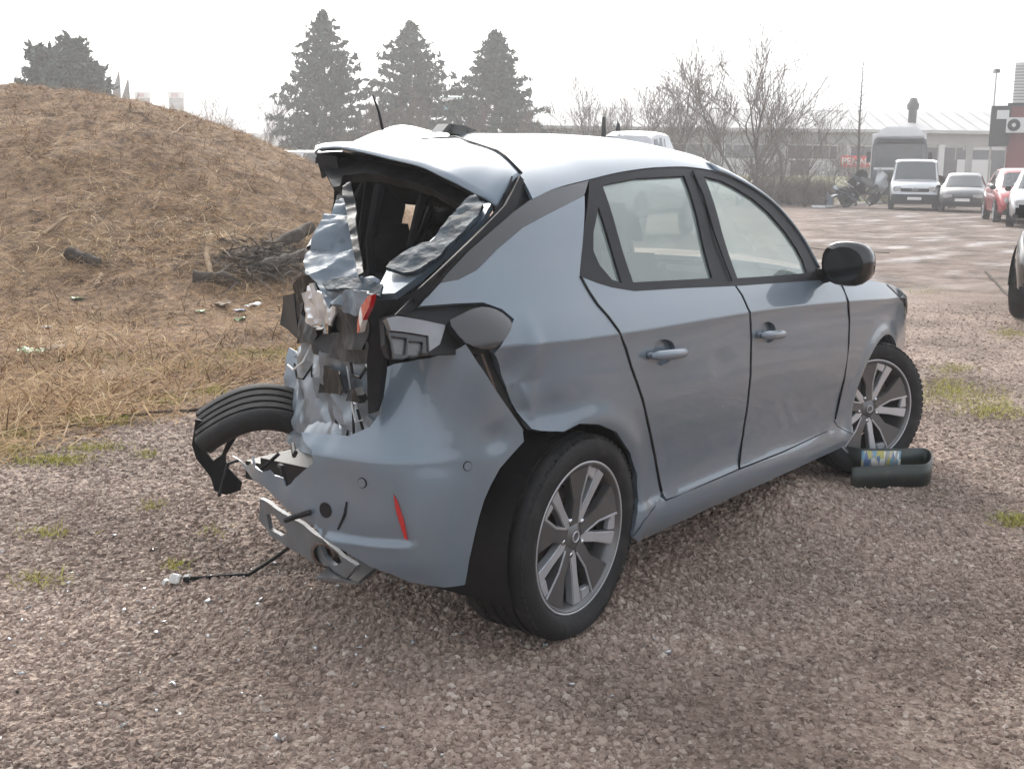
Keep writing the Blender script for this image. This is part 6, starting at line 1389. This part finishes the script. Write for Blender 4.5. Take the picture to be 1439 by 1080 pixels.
# two pale stones by the sill
for k, (px, py, s_, lab) in enumerate(((1110, 671, .026, 'larger pale stone on the gravel below the front door'), (1121, 683, .020, 'smaller pale stone below the front door'))):
    p = lie(px, py); b_ = bmesh.new(); bmesh.ops.create_icosphere(b_, subdivisions=3, radius=s_)
    for v in b_.verts: v.co *= 1+.22*float(vnoise(v.co.x*20+k*7, v.co.y*20, v.co.z*20)); v.co.z *= .6
    me = bpy.data.meshes.new('stone'); b_.to_mesh(me); b_.free(); me.materials.append(M['pebble']); me.polygons.foreach_set('use_smooth', [True]*len(me.polygons))
    o = bpy.data.objects.new('stone', me); COL.objects.link(o); o.location = p+Vector((0, 0, s_*.3)); tag(o, lab, 'stone')
# dark strap loop by the front wheel
sb = empty('strap_band', (0, 0, 0)); tag(sb, 'dark green plastic band bent in a loop beside the front wheel', 'band')
M['band'] = simple('dark_green_band', (.022, .030, .026), rough=.45, var=.2, dirt=((.07,.06,.05), 20, .55, .8))
cs = np.array(D['strap'])[:, :2]; zz = h_ground(cs[:, 0], cs[:, 1])
def ribbon(pts, z0, h_, mat, name, parent, th=.006):
    pts = np.array(pts, float); s = np.arange(len(pts)); t = np.linspace(0, len(pts)-1, (len(pts)-1)*5+1); q = np.stack([pchip(s, pts[:, 0])(t), pchip(s, pts[:, 1])(t)], 1); zs = pchip(s, np.array(z0, float))(t)
    V = [(x, y, z) for (x, y), z in zip(q, zs)]+[(x, y, z+h_) for (x, y), z in zip(q, zs)]; n = len(q); o = mobj(name, V, [(i, i+1, n+i+1, n+i) for i in range(n-1)], mat, parent, True)
    m_ = o.modifiers.new('thick', 'SOLIDIFY'); m_.thickness = th; m_.offset = 0; return o
bp_ = [(1196, 686), (1225, 684), (1262, 682), (1302, 680), (1308, 668), (1300, 658), (1262, 658), (1207, 658), (1180, 654), (1157, 647)]
def on_z(px, py, z): r_ = ray(px, py); return CAM+r_*((z-CAM[2])/r_[2])
bzl = [.0, .0, .0, .0, .005, .02, .035, .045, .045, .04]
bw = np.array([on_z(q[0], q[1], z) for q, z in zip(bp_, bzl)])
bz = bw[:, 2]-.006
ribbon(bw[:, :2], bz, .10, M['band'], 'loop', sb, .007)
m_, t_, b_ = mat_new('printed_label'); vo = t_.nodes.new('ShaderNodeTexVoronoi'); vo.inputs['Scale'].default_value = 55; tc_ = t_.nodes.new('ShaderNodeTexCoord'); mp_ = t_.nodes.new('ShaderNodeMapping'); mp_.inputs['Scale'].default_value = (1, 1, .35); t_.links.new(tc_.outputs['Object'], mp_.inputs[0]); t_.links.new(mp_.outputs[0], vo.inputs['Vector'])
sc_ = t_.nodes.new('ShaderNodeSeparateColor'); t_.links.new(vo.outputs['Color'], sc_.inputs[0]); cr_ = t_.nodes.new('ShaderNodeValToRGB'); e_ = cr_.color_ramp.elements; cr_.color_ramp.interpolation = 'CONSTANT'
for q, c in ((.2, (.10, .16, .30)), (.4, (.45, .42, .30)), (.55, (.62, .62, .58)), (.75, (.16, .30, .40)), (.9, (.42, .38, .12))): k_ = e_.new(q); k_.color = (*c, 1)
e_[0].color = (.3, .3, .28, 1); t_.links.new(sc_.outputs[0], cr_.inputs[0]); t_.links.new(cr_.outputs[0], b_.inputs['Base Color']); b_.inputs['Roughness'].default_value = .35
lbw = np.array([on_z(1207, 658, .045), on_z(1235, 658, .040), on_z(1262, 658, .035)]); off_ = np.array([-.72, -.69])*.022
ribbon(lbw[:, :2]+off_, lbw[:, 2]+.006, .082, m_, 'printed_label', sb, .002)
# ------------------------------------------------------------------ haze
hz = MB().box((0, 0, 7.4), (2480, 2480, 17.6)).obj('haze', None, None)
hm = bpy.data.materials.new('pale_haze'); hm.use_nodes = True; t_ = hm.node_tree; t_.nodes.clear()
pv = t_.nodes.new('ShaderNodeVolumePrincipled'); pv.inputs['Density'].default_value = .0025; pv.inputs['Color'].default_value = (.985, .99, 1.0, 1); pv.inputs['Anisotropy'].default_value = .2
ou = t_.nodes.new('ShaderNodeOutputMaterial'); t_.links.new(pv.outputs[0], ou.inputs['Volume'])
hz.data.materials.append(hm); tag(hz, 'thin pale winter haze over the whole yard', 'haze', kind='stuff')
